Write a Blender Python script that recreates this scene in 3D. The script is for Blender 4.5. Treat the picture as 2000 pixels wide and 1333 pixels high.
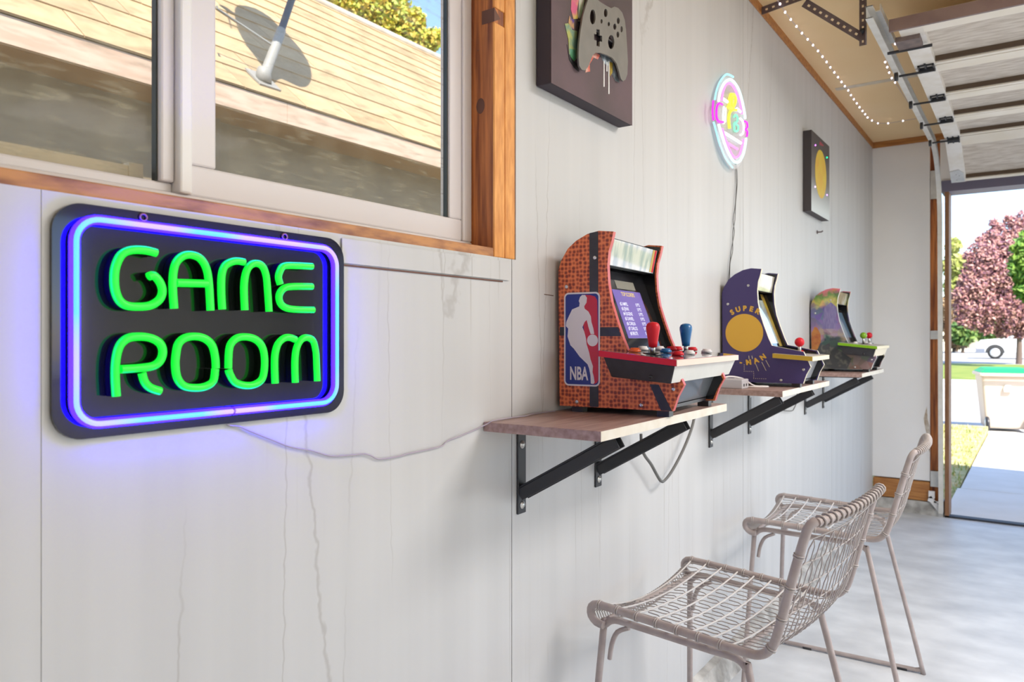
import bpy, math, random
from mathutils import Vector, Matrix
random.seed(7)
for o in list(bpy.data.objects): bpy.data.objects.remove(o)
SC = bpy.context.scene; COL = SC.collection

# ---------------------------------------------------------------- camera
FPX = 1453.0; TH = math.atan((2012 - 1000) / FPX); HY = 657.0
S_, C_ = math.sin(TH), math.cos(TH)
CAM = Vector((.863, 0, 1.15))
cd = bpy.data.cameras.new('camera'); cam = bpy.data.objects.new('camera', cd); COL.objects.link(cam)
cd.sensor_width = 36; cd.lens = FPX * 36 / 2000; cd.shift_y = -(666.5 - HY) / 2000; cd.clip_start = .02; cd.clip_end = 500
cam.location = CAM; cam.rotation_euler = (math.pi / 2, 0, TH)
cd.dof.use_dof = True; cd.dof.focus_distance = 1.55; cd.dof.aperture_fstop = 7.0
SC.camera = cam
# ---------------------------------------------------------------- sky, sun, exposure
SUN = Vector((.70, -.55, 1.0)).normalized()
w = bpy.data.worlds.new('sky'); SC.world = w; w.use_nodes = True
nt = w.node_tree; bg = nt.nodes['Background']
sky = nt.nodes.new('ShaderNodeTexSky'); sky.sky_type = 'NISHITA'; sky.sun_disc = False
sky.sun_elevation = math.asin(SUN.z); sky.sun_rotation = math.atan2(SUN.x, SUN.y)
sky.altitude = 1200; sky.air_density = 1.0; sky.dust_density = .6
nt.links.new(sky.outputs[0], bg.inputs[0]); bg.inputs[1].default_value = .36
sd = bpy.data.lights.new('sun', 'SUN'); so = bpy.data.objects.new('sun', sd); COL.objects.link(so)
sd.energy = 8.6; sd.angle = .0093; sd.color = (1, .93, .82)
so.rotation_euler = (-SUN).to_track_quat('-Z', 'Y').to_euler(); so.location = (6, -4, 9)
vs = SC.view_settings; vs.view_transform = 'Standard'; vs.look = 'None'; vs.gamma = 1; vs.use_curve_mapping = False
vs.exposure = .27
SC.cycles.max_bounces = 10; SC.cycles.diffuse_bounces = 6; SC.cycles.transparent_max_bounces = 24
SC.cycles.caustics_reflective = False; SC.cycles.caustics_refractive = False
SC.cycles.sample_clamp_indirect = 8
FILL_LAMP_W = 39.0

# ---------------------------------------------------------------- calibration: pixel of the photo -> point on a known plane
RV = Vector((C_, S_, 0)); FV = Vector((-S_, C_, 0)); UV = Vector((0, 0, 1))
def ray(u, v): return FV + RV * ((u - 1000) / FPX) + UV * ((HY - v) / FPX)
def PX(u, v, x=0.0): r = ray(u, v); return CAM + r * ((x - CAM.x) / r.x)
def PY(u, v, y): r = ray(u, v); return CAM + r * ((y - CAM.y) / r.y)
def PZ(u, v, z=0.0): r = ray(u, v); return CAM + r * ((z - CAM.z) / r.z)
def PD(u, v, d): return CAM + ray(u, v) * d

# ---------------------------------------------------------------- materials
MATS = {}
def pm(name, col, rough=.5, metal=0, var=None, scale=8, st=(1, 1, 1), bump=0, bscale=None, spec=.5, emit=None, es=0, coat=0, rnd=0, lo=.35, hi=.65, detail=4, trans=0):
    if name in MATS: return MATS[name]
    m = bpy.data.materials.new(name); m.use_nodes = True; MATS[name] = m
    n = m.node_tree.nodes; L = m.node_tree.links; b = n['Principled BSDF']
    b.inputs['Base Color'].default_value = (*col, 1); b.inputs['Roughness'].default_value = rough; b.inputs['Metallic'].default_value = metal
    b.inputs['Specular IOR Level'].default_value = spec; b.inputs['Coat Weight'].default_value = coat; b.inputs['Transmission Weight'].default_value = trans
    if emit: b.inputs['Emission Color'].default_value = (*emit, 1); b.inputs['Emission Strength'].default_value = es
    src = None
    if var or bump:
        tc = n.new('ShaderNodeTexCoord'); mp = n.new('ShaderNodeMapping'); mp.inputs['Scale'].default_value = st
        L.new(tc.outputs['Object'], mp.inputs['Vector'])
    if var:
        nz = n.new('ShaderNodeTexNoise'); nz.inputs['Scale'].default_value = scale; nz.inputs['Detail'].default_value = detail
        L.new(mp.outputs[0], nz.inputs['Vector'])
        rp = n.new('ShaderNodeValToRGB'); rp.color_ramp.elements[0].position = lo; rp.color_ramp.elements[1].position = hi
        rp.color_ramp.elements[0].color = (*col, 1); rp.color_ramp.elements[1].color = (*var, 1)
        L.new(nz.outputs['Fac'], rp.inputs[0]); src = rp.outputs[0]
    if rnd:
        oi = n.new('ShaderNodeObjectInfo'); hs = n.new('ShaderNodeHueSaturation')
        mr = n.new('ShaderNodeMapRange'); mr.inputs[3].default_value = 1 - rnd; mr.inputs[4].default_value = 1 + rnd
        L.new(oi.outputs['Random'], mr.inputs[0]); L.new(mr.outputs[0], hs.inputs['Value'])
        if src: L.new(src, hs.inputs['Color'])
        else: hs.inputs['Color'].default_value = (*col, 1)
        src = hs.outputs[0]
    if src: L.new(src, b.inputs['Base Color'])
    if bump:
        nb = n.new('ShaderNodeTexNoise'); nb.inputs['Scale'].default_value = bscale or scale; nb.inputs['Detail'].default_value = 5
        L.new(mp.outputs[0], nb.inputs['Vector'])
        bn = n.new('ShaderNodeBump'); bn.inputs['Strength'].default_value = bump; bn.inputs['Distance'].default_value = .01
        L.new(nb.outputs['Fac'], bn.inputs['Height']); L.new(bn.outputs[0], b.inputs['Normal'])
    return m
def em(name, col, s):
    return pm(name, (.02, .02, .02), .4, emit=col, es=s)

def wall_paint():
    m = pm('wall_paint', (.80, .79, .78), .55); n = m.node_tree.nodes; L = m.node_tree.links; b = n['Principled BSDF']
    tc = n.new('ShaderNodeTexCoord')
    def noise(scale, st, detail, lo, hi):
        mp = n.new('ShaderNodeMapping'); mp.inputs['Scale'].default_value = st; L.new(tc.outputs['Object'], mp.inputs[0])
        z = n.new('ShaderNodeTexNoise'); z.inputs['Scale'].default_value = scale; z.inputs['Detail'].default_value = detail; L.new(mp.outputs[0], z.inputs[0])
        r = n.new('ShaderNodeMapRange'); r.inputs[1].default_value = lo; r.inputs[2].default_value = hi; r.clamp = True; L.new(z.outputs['Fac'], r.inputs[0])
        return r.outputs[0], z.outputs['Fac']
    streak, sraw = noise(1, (1, 55, .9), 6, .645, .72)      # fine vertical checks of the painted plywood
    patch, _ = noise(1, (1, 1.6, 2.2), 3, .46, .62)          # where the checks show
    broad, braw = noise(1, (1, 14, .35), 3, .35, .7)
    mul = n.new('ShaderNodeMath'); mul.operation = 'MULTIPLY'; L.new(streak, mul.inputs[0]); L.new(patch, mul.inputs[1])
    mx = n.new('ShaderNodeMix'); mx.data_type = 'RGBA'; mx.inputs['A'].default_value = (.545, .548, .552, 1); mx.inputs['B'].default_value = (.585, .588, .592, 1)
    L.new(broad, mx.inputs['Factor'])
    m2 = n.new('ShaderNodeMix'); m2.data_type = 'RGBA'; m2.inputs['B'].default_value = (.36, .34, .32, 1)
    sc = n.new('ShaderNodeMath'); sc.operation = 'MULTIPLY'; sc.inputs[1].default_value = .8; L.new(mul.outputs[0], sc.inputs[0])
    L.new(sc.outputs[0], m2.inputs['Factor']); L.new(mx.outputs['Result'], m2.inputs['A']); L.new(m2.outputs['Result'], b.inputs['Base Color'])
    mpv = n.new('ShaderNodeMapping'); mpv.inputs['Scale'].default_value = (7.5, .42, 1); sx_ = n.new('ShaderNodeSeparateXYZ'); cx_ = n.new('ShaderNodeCombineXYZ'); L.new(tc.outputs['Object'], sx_.inputs[0]); L.new(sx_.outputs[1], cx_.inputs[0]); L.new(sx_.outputs[2], cx_.inputs[1]); L.new(cx_.outputs[0], mpv.inputs[0])
    wz = n.new('ShaderNodeTexNoise'); wz.inputs['Scale'].default_value = 30; L.new(tc.outputs['Object'], wz.inputs[0])
    wa = n.new('ShaderNodeVectorMath'); wa.operation = 'MULTIPLY_ADD'; wa.inputs[1].default_value = (.08, .08, .08); L.new(wz.outputs['Color'], wa.inputs[0]); L.new(mpv.outputs[0], wa.inputs[2])
    vo = n.new('ShaderNodeTexVoronoi'); vo.voronoi_dimensions = '2D'; vo.feature = 'DISTANCE_TO_EDGE'; vo.inputs['Scale'].default_value = 1; L.new(wa.outputs[0], vo.inputs[0])
    cr = n.new('ShaderNodeMapRange'); cr.inputs[1].default_value = .014; cr.inputs[2].default_value = .002; L.new(vo.outputs['Distance'], cr.inputs[0])
    cp, _ = noise(1, (1, 2.3, 1.3), 4, .50, .60)
    cm = n.new('ShaderNodeMath'); cm.operation = 'MULTIPLY'; L.new(cr.outputs[0], cm.inputs[0]); L.new(cp, cm.inputs[1])
    c2 = n.new('ShaderNodeMath'); c2.operation = 'MULTIPLY'; c2.inputs[1].default_value = .42; L.new(cm.outputs[0], c2.inputs[0])
    m3 = n.new('ShaderNodeMix'); m3.data_type = 'RGBA'; m3.inputs['B'].default_value = (.30, .28, .26, 1); L.new(c2.outputs[0], m3.inputs['Factor']); L.new(m2.outputs['Result'], m3.inputs['A']); L.new(m3.outputs['Result'], b.inputs['Base Color'])
    bn = n.new('ShaderNodeBump'); bn.inputs['Strength'].default_value = .14; bn.inputs['Distance'].default_value = .004
    ad = n.new('ShaderNodeMath'); ad.operation = 'SUBTRACT'; L.new(braw, ad.inputs[0]); L.new(mul.outputs[0], ad.inputs[1])
    L.new(ad.outputs[0], bn.inputs['Height']); L.new(bn.outputs[0], b.inputs['Normal'])
    return m
M_WALL = wall_paint()
M_DRY = pm('white_drywall', (.84, .835, .83), .6, var=(.87, .865, .86), scale=3, bump=.05, bscale=60)
M_CEIL = pm('bare_drywall', (.88, .63, .33), .8, var=(.90, .67, .38), scale=2.5, bump=.04, bscale=80)
M_TAPE = pm('joint_tape', (.70, .62, .50), .7, var=(.62, .52, .38), scale=20)
M_FLOOR = pm('concrete_floor', (.52, .545, .575), .42, var=(.76, .79, .82), scale=4.5, st=(1, 1.3, 1), bump=.08, bscale=14, lo=.3, hi=.7, detail=8)
M_FOOT = pm('rough_footing', (.30, .29, .27), .9, var=(.62, .61, .58), scale=14, bump=.8, bscale=24, detail=8)
M_WOOD = pm('stud_wood', (.20, .05, .014), .55, var=(.56, .19, .045), scale=3, st=(30, 30, 1.6), bump=.15, detail=8)
M_WOODL = pm('stud_edge_wood', (.82, .38, .10), .55, var=(.62, .24, .05), scale=5, st=(14, 14, 3), bump=.15, detail=8)
M_WOODH = pm('sill_wood', (.54, .25, .09), .6, var=(.20, .07, .045), scale=4, st=(14, 3.5, 14), bump=.3, lo=.42, hi=.72, detail=8)
M_PLATE = pm('plate_wood', (.50, .23, .065), .55, var=(.34, .13, .035), scale=3, st=(3, 12, 26), bump=.1, detail=6)
M_KNOT = pm('wood_knot', (.13, .05, .03), .6)
M_VINYL = pm('white_vinyl', (.70, .67, .68), .35)
M_VINYL2 = pm('bright_vinyl', (.80, .80, .80), .35)
M_GASK = pm('dark_gasket', (.035, .04, .035), .4)
M_BLACK = pm('black_metal', (.028, .029, .033), .45)
M_BLKP = pm('black_plastic', (.022, .022, .026), .4, var=(.035, .035, .042), scale=30)
M_BLKG = pm('gloss_black', (.012, .012, .014), .08, coat=.3)
M_STEEL = pm('steel', (.62, .62, .60), .3, metal=1)
M_GALV = pm('galvanised', (.60, .61, .60), .45, metal=.6, var=(.70, .71, .69), scale=25)
M_BRNST = pm('dark_steel_angle', (.105, .075, .082), .5, metal=.2, var=(.15, .115, .12), scale=20)

# ---------------------------------------------------------------- mesh helpers
class MB:
    def __init__(s): s.v = []; s.f = []; s.m = []; s.sm = []
    def add(s, vs, fs, mi=0, smooth=False):
        k = len(s.v); s.v += [tuple(p) for p in vs]
        for f in fs: s.f.append([i + k for i in f]); s.m.append(mi); s.sm.append(smooth)
        return s
    def box(s, a, b, mi=0):
        (x0, y0, z0), (x1, y1, z1) = a, b
        return s.hexa([(x0, y0, z0), (x1, y0, z0), (x1, y1, z0), (x0, y1, z0), (x0, y0, z1), (x1, y0, z1), (x1, y1, z1), (x0, y1, z1)], mi)
    def hexa(s, p, mi=0):
        return s.add(p, [(0, 3, 2, 1), (4, 5, 6, 7), (0, 1, 5, 4), (1, 2, 6, 5), (2, 3, 7, 6), (3, 0, 4, 7)], mi)
    def prism(s, poly, h0, h1, fn, mi=0, side=None, smooth=False):
        """poly: list of 2D points, fn(a, b, h) -> 3D"""
        n = len(poly); vs = [fn(a, b, h0) for a, b in poly] + [fn(a, b, h1) for a, b in poly]
        s.add(vs, [list(range(n))[::-1], list(range(n, 2 * n))], mi)
        s.add(vs, [(i, (i + 1) % n, n + (i + 1) % n, n + i) for i in range(n)], mi if side is None else side, smooth)
        return s
    def tube(s, pts, r, n=8, closed=False, mi=0, caps=True):
        P = [Vector(p) for p in pts]; k = len(P); rr = r if isinstance(r, (list, tuple)) else [r] * k
        T = []
        for i in range(k):
            a = P[(i - 1) % k] if closed or i > 0 else P[i]; b = P[(i + 1) % k] if closed or i < k - 1 else P[i]
            d = b - a; T.append(d.normalized() if d.length > 1e-9 else Vector((0, 0, 1)))
        u = T[0].orthogonal().normalized(); vs = []
        for i in range(k):
            u = u - T[i] * u.dot(T[i]); u = u.normalized() if u.length > 1e-6 else T[i].orthogonal().normalized()
            v = T[i].cross(u)
            for j in range(n):
                a = 2 * math.pi * j / n; vs.append(P[i] + (u * math.cos(a) + v * math.sin(a)) * rr[i])
        fs = []
        for i in range(k if closed else k - 1):
            i2 = (i + 1) % k
            for j in range(n): fs.append((i * n + j, i * n + (j + 1) % n, i2 * n + (j + 1) % n, i2 * n + j))
        s.add(vs, fs, mi, True)
        if caps and not closed: s.add(vs, [list(range(n))[::-1], list(range((k - 1) * n, k * n))], mi)
        return s
    def lathe(s, prof, c, n=20, mi=0, M=None, smooth=True):
        c = Vector(c); vs = []
        for r, z in prof:
            for j in range(n):
                a = 2 * math.pi * j / n; p = Vector((r * math.cos(a), r * math.sin(a), z))
                vs.append((M @ p if M else p) + c)
        k = len(prof); fs = [(i * n + j, i * n + (j + 1) % n, (i + 1) * n + (j + 1) % n, (i + 1) * n + j) for i in range(k - 1) for j in range(n)]
        s.add(vs, fs, mi, smooth); s.add(vs, [list(range(n))[::-1], list(range((k - 1) * n, k * n))], mi)
        return s
    def obj(s, name, mats, parent=None, loc=None, rot=None):
        me = bpy.data.meshes.new(name); me.from_pydata(s.v, [], s.f)
        for m in (mats if isinstance(mats, (list, tuple)) else [mats]): me.materials.append(m)
        me.polygons.foreach_set('material_index', s.m); me.polygons.foreach_set('use_smooth', s.sm); me.update()
        return link(name, me, parent, loc, rot)
def link(name, me, parent=None, loc=None, rot=None):
    o = bpy.data.objects.new(name, me); COL.objects.link(o)
    if parent: o.parent = parent
    if loc is not None: o.location = loc
    if rot is not None: o.rotation_euler = rot
    return o
def bevel(o, wd=.002, seg=2):
    b = o.modifiers.new('bevel', 'BEVEL'); b.width = wd; b.segments = seg; b.limit_method = 'ANGLE'; return o
def tag(o, label, cat, group=None):
    o['label'] = label; o['category'] = cat
    if group: o['group'] = group
    return o
def thing(name, label, cat, loc=(0, 0, 0), rz=0, group=None):
    o = link(name, None, None, loc, (0, 0, rz)); o.empty_display_size = .05; return tag(o, label, cat, group)
def struct(o): o['kind'] = 'structure'; return o
def cat(pts, k=6, closed=False):
    P = [Vector(p) for p in pts]; n = len(P); out = []
    for i in range(n if closed else n - 1):
        g = lambda j: P[j % n] if closed else P[max(0, min(n - 1, j))]
        a, b, c, d = g(i - 1), g(i), g(i + 1), g(i + 2)
        for q in range(k):
            t = q / k; out.append(.5 * ((2 * b) + (c - a) * t + (2 * a - 5 * b + 4 * c - d) * t * t + (3 * b - a - 3 * c + d) * t ** 3))
    if not closed: out.append(P[-1])
    return out
def rrect(a0, a1, b0, b1, r, k=6):
    out = []
    for cx, cy, s0 in ((a1 - r, b1 - r, 0), (a0 + r, b1 - r, 1), (a0 + r, b0 + r, 2), (a1 - r, b0 + r, 3)):
        for i in range(k + 1):
            a = (s0 + i / k) * math.pi / 2; out.append((cx + r * math.cos(a), cy + r * math.sin(a)))
    return out
def text_mesh(name, body, size, mat, fn, depth=.0, align='LEFT', bold=0.0, sx=1.0):
    """builds lettering; fn maps flat text coordinates (a, b, h) to 3D"""
    cu = bpy.data.curves.new(name, 'FONT'); cu.body = body; cu.size = size; cu.align_x = align; cu.offset = bold; cu.resolution_u = 3
    t = bpy.data.objects.new(name, cu); COL.objects.link(t); bpy.context.view_layer.update()
    me = bpy.data.meshes.new_from_object(t.evaluated_get(bpy.context.evaluated_depsgraph_get()))
    bpy.data.objects.remove(t); bpy.data.curves.remove(cu)
    for v in me.vertices: v.co = Vector(fn(v.co.x * sx, v.co.y, depth))
    me.materials.clear(); me.materials.append(mat); me.name = name
    return me
def fill2d(name, loops, ext, mats, fn):
    """flat plate with holes: closed outlines, thickness ext"""
    cu = bpy.data.curves.new(name, 'CURVE'); cu.dimensions = '2D'; cu.fill_mode = 'BOTH'; cu.extrude = ext / 2
    for lp in loops:
        sp = cu.splines.new('POLY'); sp.points.add(len(lp) - 1); sp.use_cyclic_u = True
        for i, (a, b) in enumerate(lp): sp.points[i].co = (a, b, 0, 1)
    t = bpy.data.objects.new(name, cu); COL.objects.link(t); bpy.context.view_layer.update()
    me = bpy.data.meshes.new_from_object(t.evaluated_get(bpy.context.evaluated_depsgraph_get()))
    bpy.data.objects.remove(t); bpy.data.curves.remove(cu)
    for v in me.vertices: v.co = Vector(fn(v.co.x, v.co.y, v.co.z + ext / 2))
    me.materials.clear(); me.materials.append(mats); me.name = name
    return me

# =================================================================================== ROOM
YB = 5.45; XR = 5.6; YR = -1.7; ZC = 2.44
# floor
struct(MB().box((-.15, YR - .1, -.2), (XR + .1, YB + .02, 0)).obj('floor', M_FLOOR))
# left wall: backing with window hole and painted boards
OY0, OY1, OZ0, OZ1 = -.45, 1.252, 1.306, 2.30
wl = MB()
for a, b in (((-.13, YR, .085), (-.016, YB, OZ0 - .045)), ((-.13, YR, OZ1), (-.016, YB, ZC)), ((-.13, YR, OZ0 - .045), (-.016, OY0, OZ1)), ((-.13, OY1 + .02, OZ0 - .045), (-.016, YB, OZ1))):
    wl.box(a, b)
WL = struct(wl.obj('wall_left', M_DRY))
edges = [YR, -.9, -.45, .363, .772, 1.238, 1.985, 2.72, 3.46, 4.2, 4.93, YB]
for i in range(len(edges) - 1):
    g0 = .0008 if abs(edges[i] - 1.238) < .01 else .0002; g1 = .0008 if abs(edges[i + 1] - 1.238) < .01 else .0002; a, b = edges[i] + g0, edges[i + 1] - g1
    m = MB(); fr = .0006 if i % 2 else .0
    if b <= OY0 + .01 or a >= OY1 - .01: m.box((-.016, a, .085), (fr, b, 2.405))
    elif a < OY1 < b or b > OY1:
        m.box((-.016, a, .085), (fr, b, OZ0)); m.box((-.016, OY1, OZ0), (fr, b, 2.405)); m.box((-.016, a, OZ1), (fr, OY1, 2.405))
    else:
        m.box((-.016, a, .085), (fr, b, OZ0)); m.box((-.016, a, OZ1), (fr, b, 2.405))
    m.obj('wall_board', M_WALL, WL)
# sliver of trim board below the window with an open joint under it
m = MB().prism([(.782, 1.262), (1.226, 1.262), (1.226, 1.2995), (.782, 1.2995)], .0013, .0032, lambda a, b, h: (h, a, b)); m.obj('patch_board', M_WALL, WL)
MB().box((.0012, .785, 1.2575), (.0016, 1.205, 1.2602)).obj('open_joint', M_KNOT, WL)
MB().tube([(.0015, 1.36 + .012 * i, 1.2405 - .0004 * i) for i in range(4)], .0009, 5).obj('crack', M_KNOT, WL)
# footing under the left wall
ft = MB(); n = 40; pr = []
for i in range(n + 1):
    y = YR + (YB - YR) * i / n; j = lambda s: random.uniform(-s, s)
    pr += [(-.13, y, -.02), (.05 + j(.006), y, -.005), (.032 + j(.006), y, .035 + j(.006)), (.018 + j(.004), y, .072 + j(.004)), (-.01, y, .088), (-.13, y, .088)]
ft.add(pr, [(i * 6 + k, i * 6 + k + 1, i * 6 + 7 + k, i * 6 + 6 + k) for i in range(n) for k in range(5)])
struct(ft.obj('baseboard_left', M_FOOT))
# back wall, left of and above the garage opening
JX = .335
wb = MB().box((0, YB, .22), (JX, YB + .12, 2.405)).box((.392, YB, 2.13), (XR, YB + .12, ZC)).box((XR - .4, YB, 0), (XR, YB + .12, 2.13))
WB = struct(wb.obj('wall_back', M_DRY))
lo = MB(); pts = [(.30, .62), (.318, .70), (.322, .62), (.336, .56), (.336, .40), (.326, .43), (.318, .52), (.308, .56)]
lo.prism(pts, YB - .0008, YB, lambda a, b, h: (a, h, b)); lo.obj('torn_paper_edge', pm('torn_paper', (.40, .30, .20), .9, var=(.70, .66, .60), scale=30), WB)
fo = MB().box((0, YB - .012, 0), (.41, YB + .14, .085)); struct(fo.obj('baseboard_back', M_FOOT))
bp = struct(bevel(MB().box((0.002, YB - .004, .087), (.335, YB + .09, .212)).obj('trim_1', M_PLATE), .008, 3))
struct(MB().box((0, YB - .012, 2.402), (.42, YB + .1, ZC)).obj('trim_2', M_PLATE))
struct(MB().box((-.12, YR, 2.405), (.006, YB, ZC)).obj('trim_3', M_PLATE))
# exposed studs beside the opening
js = struct(MB().box((JX, YB + .022, 0.085), (.392, YB + .1, 2.40)).obj('trim_4', M_WOOD))
struct(MB().box((.418, YB - .01, 0), (.442, YB + .16, 2.11)).obj('trim_5', pm('jamb_wood', (.22, .10, .045), .6, var=(.32, .16, .075), scale=4, st=(20, 20, 2))))
struct(MB().box((.40, YB - .02, 2.065), (XR - .4, YB + .16, 2.135)).obj('trim_6', pm('header_paint', (.16, .15, .22), .6)))
struct(MB().box((.418, YB - .01, 0), (XR - .4, YB + .05, .012)).obj('trim_7', pm('rubber_threshold', (.03, .035, .05), .55)))
# ceiling, right and rear walls, roof above
CE = struct(MB().box((-.12, YR, ZC), (XR, YB + .12, ZC + .03)).obj('ceiling', M_CEIL))
for y in (.5, 4.155): MB().box((.03, y - .022, ZC - .0015), (XR, y + .022, ZC)).obj('joint_tape', M_TAPE, CE)
struct(MB().box((XR, YR, 0), (XR + .12, YB + .12, .75)).box((XR, YR, 2.2), (XR + .12, YB + .12, ZC)).box((XR, YR, .75), (XR + .12, -.9, 2.2)).box((XR, 3.1, .75), (XR + .12, YB + .12, 2.2)).obj('wall_right', M_DRY))
W2 = struct(link('fill_window', None))  # unseen window added to let soft daylight onto the left wall
for y in (-.9, 1.06, 3.04): MB().box((XR + .02, y, .75), (XR + .1, y + .06, 2.2)).obj('frame', M_VINYL, W2)  # upright frame bars of the added fill window
for z in (.75, 2.14): MB().box((XR + .02, -.84, z), (XR + .1, 3.04, z + .06)).obj('frame', M_VINYL, W2)  # level frame bars of the added fill window
struct(MB().box((-.13, YR - .12, 0), (XR + .12, YR, ZC)).obj('wall_rear', M_DRY))
rf = MB().prism([(-.55, 2.50), (XR + .6, 2.50), (XR + .6, 2.60), (2.6, 3.55), (-.55, 2.60)], YR - .5, YB + .72, lambda a, b, h: (a, h, b))
struct(rf.obj('roof', pm('roof_boards', (.20, .15, .11), .8)))

# ---------------------------------------------------------------- window 1
XF = -.055
WIN = struct(link('window_1', None, None, (0, 0, 0)))
W0, W1, Z0, Z1 = -.40, 1.178, 1.316, 2.24
fr = MB()
fr.box((-.115, W0, Z0 - .02), (XF, W1, 1.338)); fr.box((-.115, W0, Z1 - .03), (XF, W1, Z1 + .04)); fr.box((-.115, W0, 1.338), (XF, W0 + .03, Z1 - .03)); fr.box((-.115, 1.150, 1.338), (XF, W1, Z1 - .03))
bevel(fr.obj('frame', M_VINYL, WIN), .003)
rs = MB()   # right sash
rs.box((-.0785, .569, 1.338), (XF - .004, 1.150, 1.380)); rs.box((-.0785, .569, Z1 - .07), (XF - .004, 1.150, Z1 - .03)); rs.box((-.0785, .569, 1.380), (XF - .004, .6095, Z1 - .07)); rs.box((-.0785, 1.113, 1.380), (XF - .004, 1.150, Z1 - .07))
bevel(rs.obj('sash', M_VINYL, WIN), .003)
ls = MB()
ls.box((-.0845, W0 + .03, 1.338), (XF - .012, .550, 1.352)); ls.box((-.0845, W0 + .03, Z1 - .07), (XF - .012, .550, Z1 - .03)); ls.box((-.0845, .531, 1.352), (XF - .006, .550, Z1 - .07)); ls.box((-.0845, W0 + .03, 1.352), (XF - .012, W0 + .07, Z1 - .07))
bevel(ls.obj('sash', M_VINYL, WIN), .003)
bevel(MB().box((-.10, .5505, 1.338), (XF + .006, .5685, Z1 - .03)).obj('meeting_rail', M_VINYL2, WIN), .003)
MB().box((-.073, 1.110, 1.381), (-.064, 1.1128, Z1 - .07)).box((-.079, .5285, 1.353), (-.069, .5308, Z1 - .07)).obj('gasket', M_GASK, WIN)
def dirty_glass():
    m = bpy.data.materials.new('dirty_glass'); m.use_nodes = True; n = m.node_tree.nodes; L = m.node_tree.links; n.clear()
    out = n.new('ShaderNodeOutputMaterial'); tr = n.new('ShaderNodeBsdfTransparent'); tr.inputs[0].default_value = (.97, .97, .95, 1)
    df = n.new('ShaderNodeBsdfDiffuse'); df.inputs[0].default_value = (.66, .62, .46, 1); tl = n.new('ShaderNodeBsdfTranslucent'); tl.inputs[0].default_value = (.70, .64, .46, 1)
    ad = n.new('ShaderNodeMixShader'); ad.inputs[0].default_value = .7; L.new(df.outputs[0], ad.inputs[1]); L.new(tl.outputs[0], ad.inputs[2])
    tc = n.new('ShaderNodeTexCoord')
    def nz(sc, st, rot, lo, hi, a, b):
        mp = n.new('ShaderNodeMapping'); mp.inputs['Scale'].default_value = st; mp.inputs['Rotation'].default_value = rot; L.new(tc.outputs['Object'], mp.inputs[0])
        z = n.new('ShaderNodeTexNoise'); z.inputs['Scale'].default_value = sc; z.inputs['Detail'].default_value = 6; L.new(mp.outputs[0], z.inputs[0])
        r = n.new('ShaderNodeMapRange'); r.inputs[1].default_value = lo; r.inputs[2].default_value = hi; r.inputs[3].default_value = a; r.inputs[4].default_value = b; L.new(z.outputs['Fac'], r.inputs[0]); return r.outputs[0]
    s1 = nz(4, (1, 5, 30), (.6, 0, 0), .54, .74, 0, .26); s2 = nz(13, (1, 1, 1), (0, 0, 0), .48, .75, .0, .10)
    # splash-up grime along the lower edge of the pane
    sp = n.new('ShaderNodeSeparateXYZ'); L.new(tc.outputs['Object'], sp.inputs[0])
    gr = n.new('ShaderNodeMapRange'); gr.inputs[1].default_value = 1.62; gr.inputs[2].default_value = 1.36; gr.inputs[3].default_value = 0; gr.inputs[4].default_value = .17; L.new(sp.outputs[2], gr.inputs[0])
    a1 = n.new('ShaderNodeMath'); L.new(s1, a1.inputs[0]); L.new(s2, a1.inputs[1]); a2 = n.new('ShaderNodeMath'); L.new(a1.outputs[0], a2.inputs[0]); L.new(gr.outputs[0], a2.inputs[1])
    a3 = n.new('ShaderNodeMath'); a3.inputs[1].default_value = .015; L.new(a2.outputs[0], a3.inputs[0]); a3.use_clamp = True
    mx = n.new('ShaderNodeMixShader'); L.new(a3.outputs[0], mx.inputs[0]); L.new(tr.outputs[0], mx.inputs[1]); L.new(ad.outputs[0], mx.inputs[2])
    gl = n.new('ShaderNodeBsdfGlossy'); gl.inputs['Roughness'].default_value = .05
    fs = n.new('ShaderNodeMixShader'); fs.inputs[0].default_value = .0015; L.new(mx.outputs[0], fs.inputs[1]); L.new(gl.outputs[0], fs.inputs[2])
    L.new(fs.outputs[0], out.inputs[0]); return m
M_GLASS = dirty_glass()
MB().box((-.076, .6095, 1.380), (-.073, 1.113, Z1 - .07)).obj('pane', M_GLASS, WIN)
MB().box((-.082, W0 + .07, 1.352), (-.079, .531, Z1 - .07)).obj('pane', M_GLASS, WIN)
sl = MB().box((-.118, W0, 1.352), (-.106, .512, 1.374), 0).box((-.118, .512, 1.352), (-.104, .531, 1.378), 0)
sl.obj('outer_screen_rail', pm('cream_rail', (.72, .62, .48), .5), WIN)
# rough opening lumber
bevel(MB().box((-.12, W1, OZ0 + .0), (-.002, 1.213, OZ1)).obj('stud', M_WOOD, WIN), .002)
bevel(MB().box((-.014, 1.1782, OZ0), (.0005, 1.2135, 1.768)).obj('stud_strip', M_WOODL, WIN), .002)
bevel(MB().box((-.014, 1.1782, 1.797), (.0005, 1.2135, OZ1)).obj('stud_strip', M_WOODL, WIN), .002)
bevel(MB().box((-.12, 1.2155, OZ0), (.0, 1.2505, OZ1)).obj('stud', M_WOODL, WIN), .003)
MB().prism([(1.1775, 1.768), (1.198, 1.779), (1.1775, 1.795)], -.03, .0008, lambda a, b, h: (h, a, b)).obj('bolt_notch', M_KNOT, WIN)
bevel(MB().box((-.12, OY0, OZ0 - .04), (-.001, 1.178, 1.3235)).obj('sill', M_WOODH, WIN), .002)
MB().box((-.12, OY0, OZ1 - .02), (-.001, 1.178, OZ1)).obj('head', M_WOODH, WIN)
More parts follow.
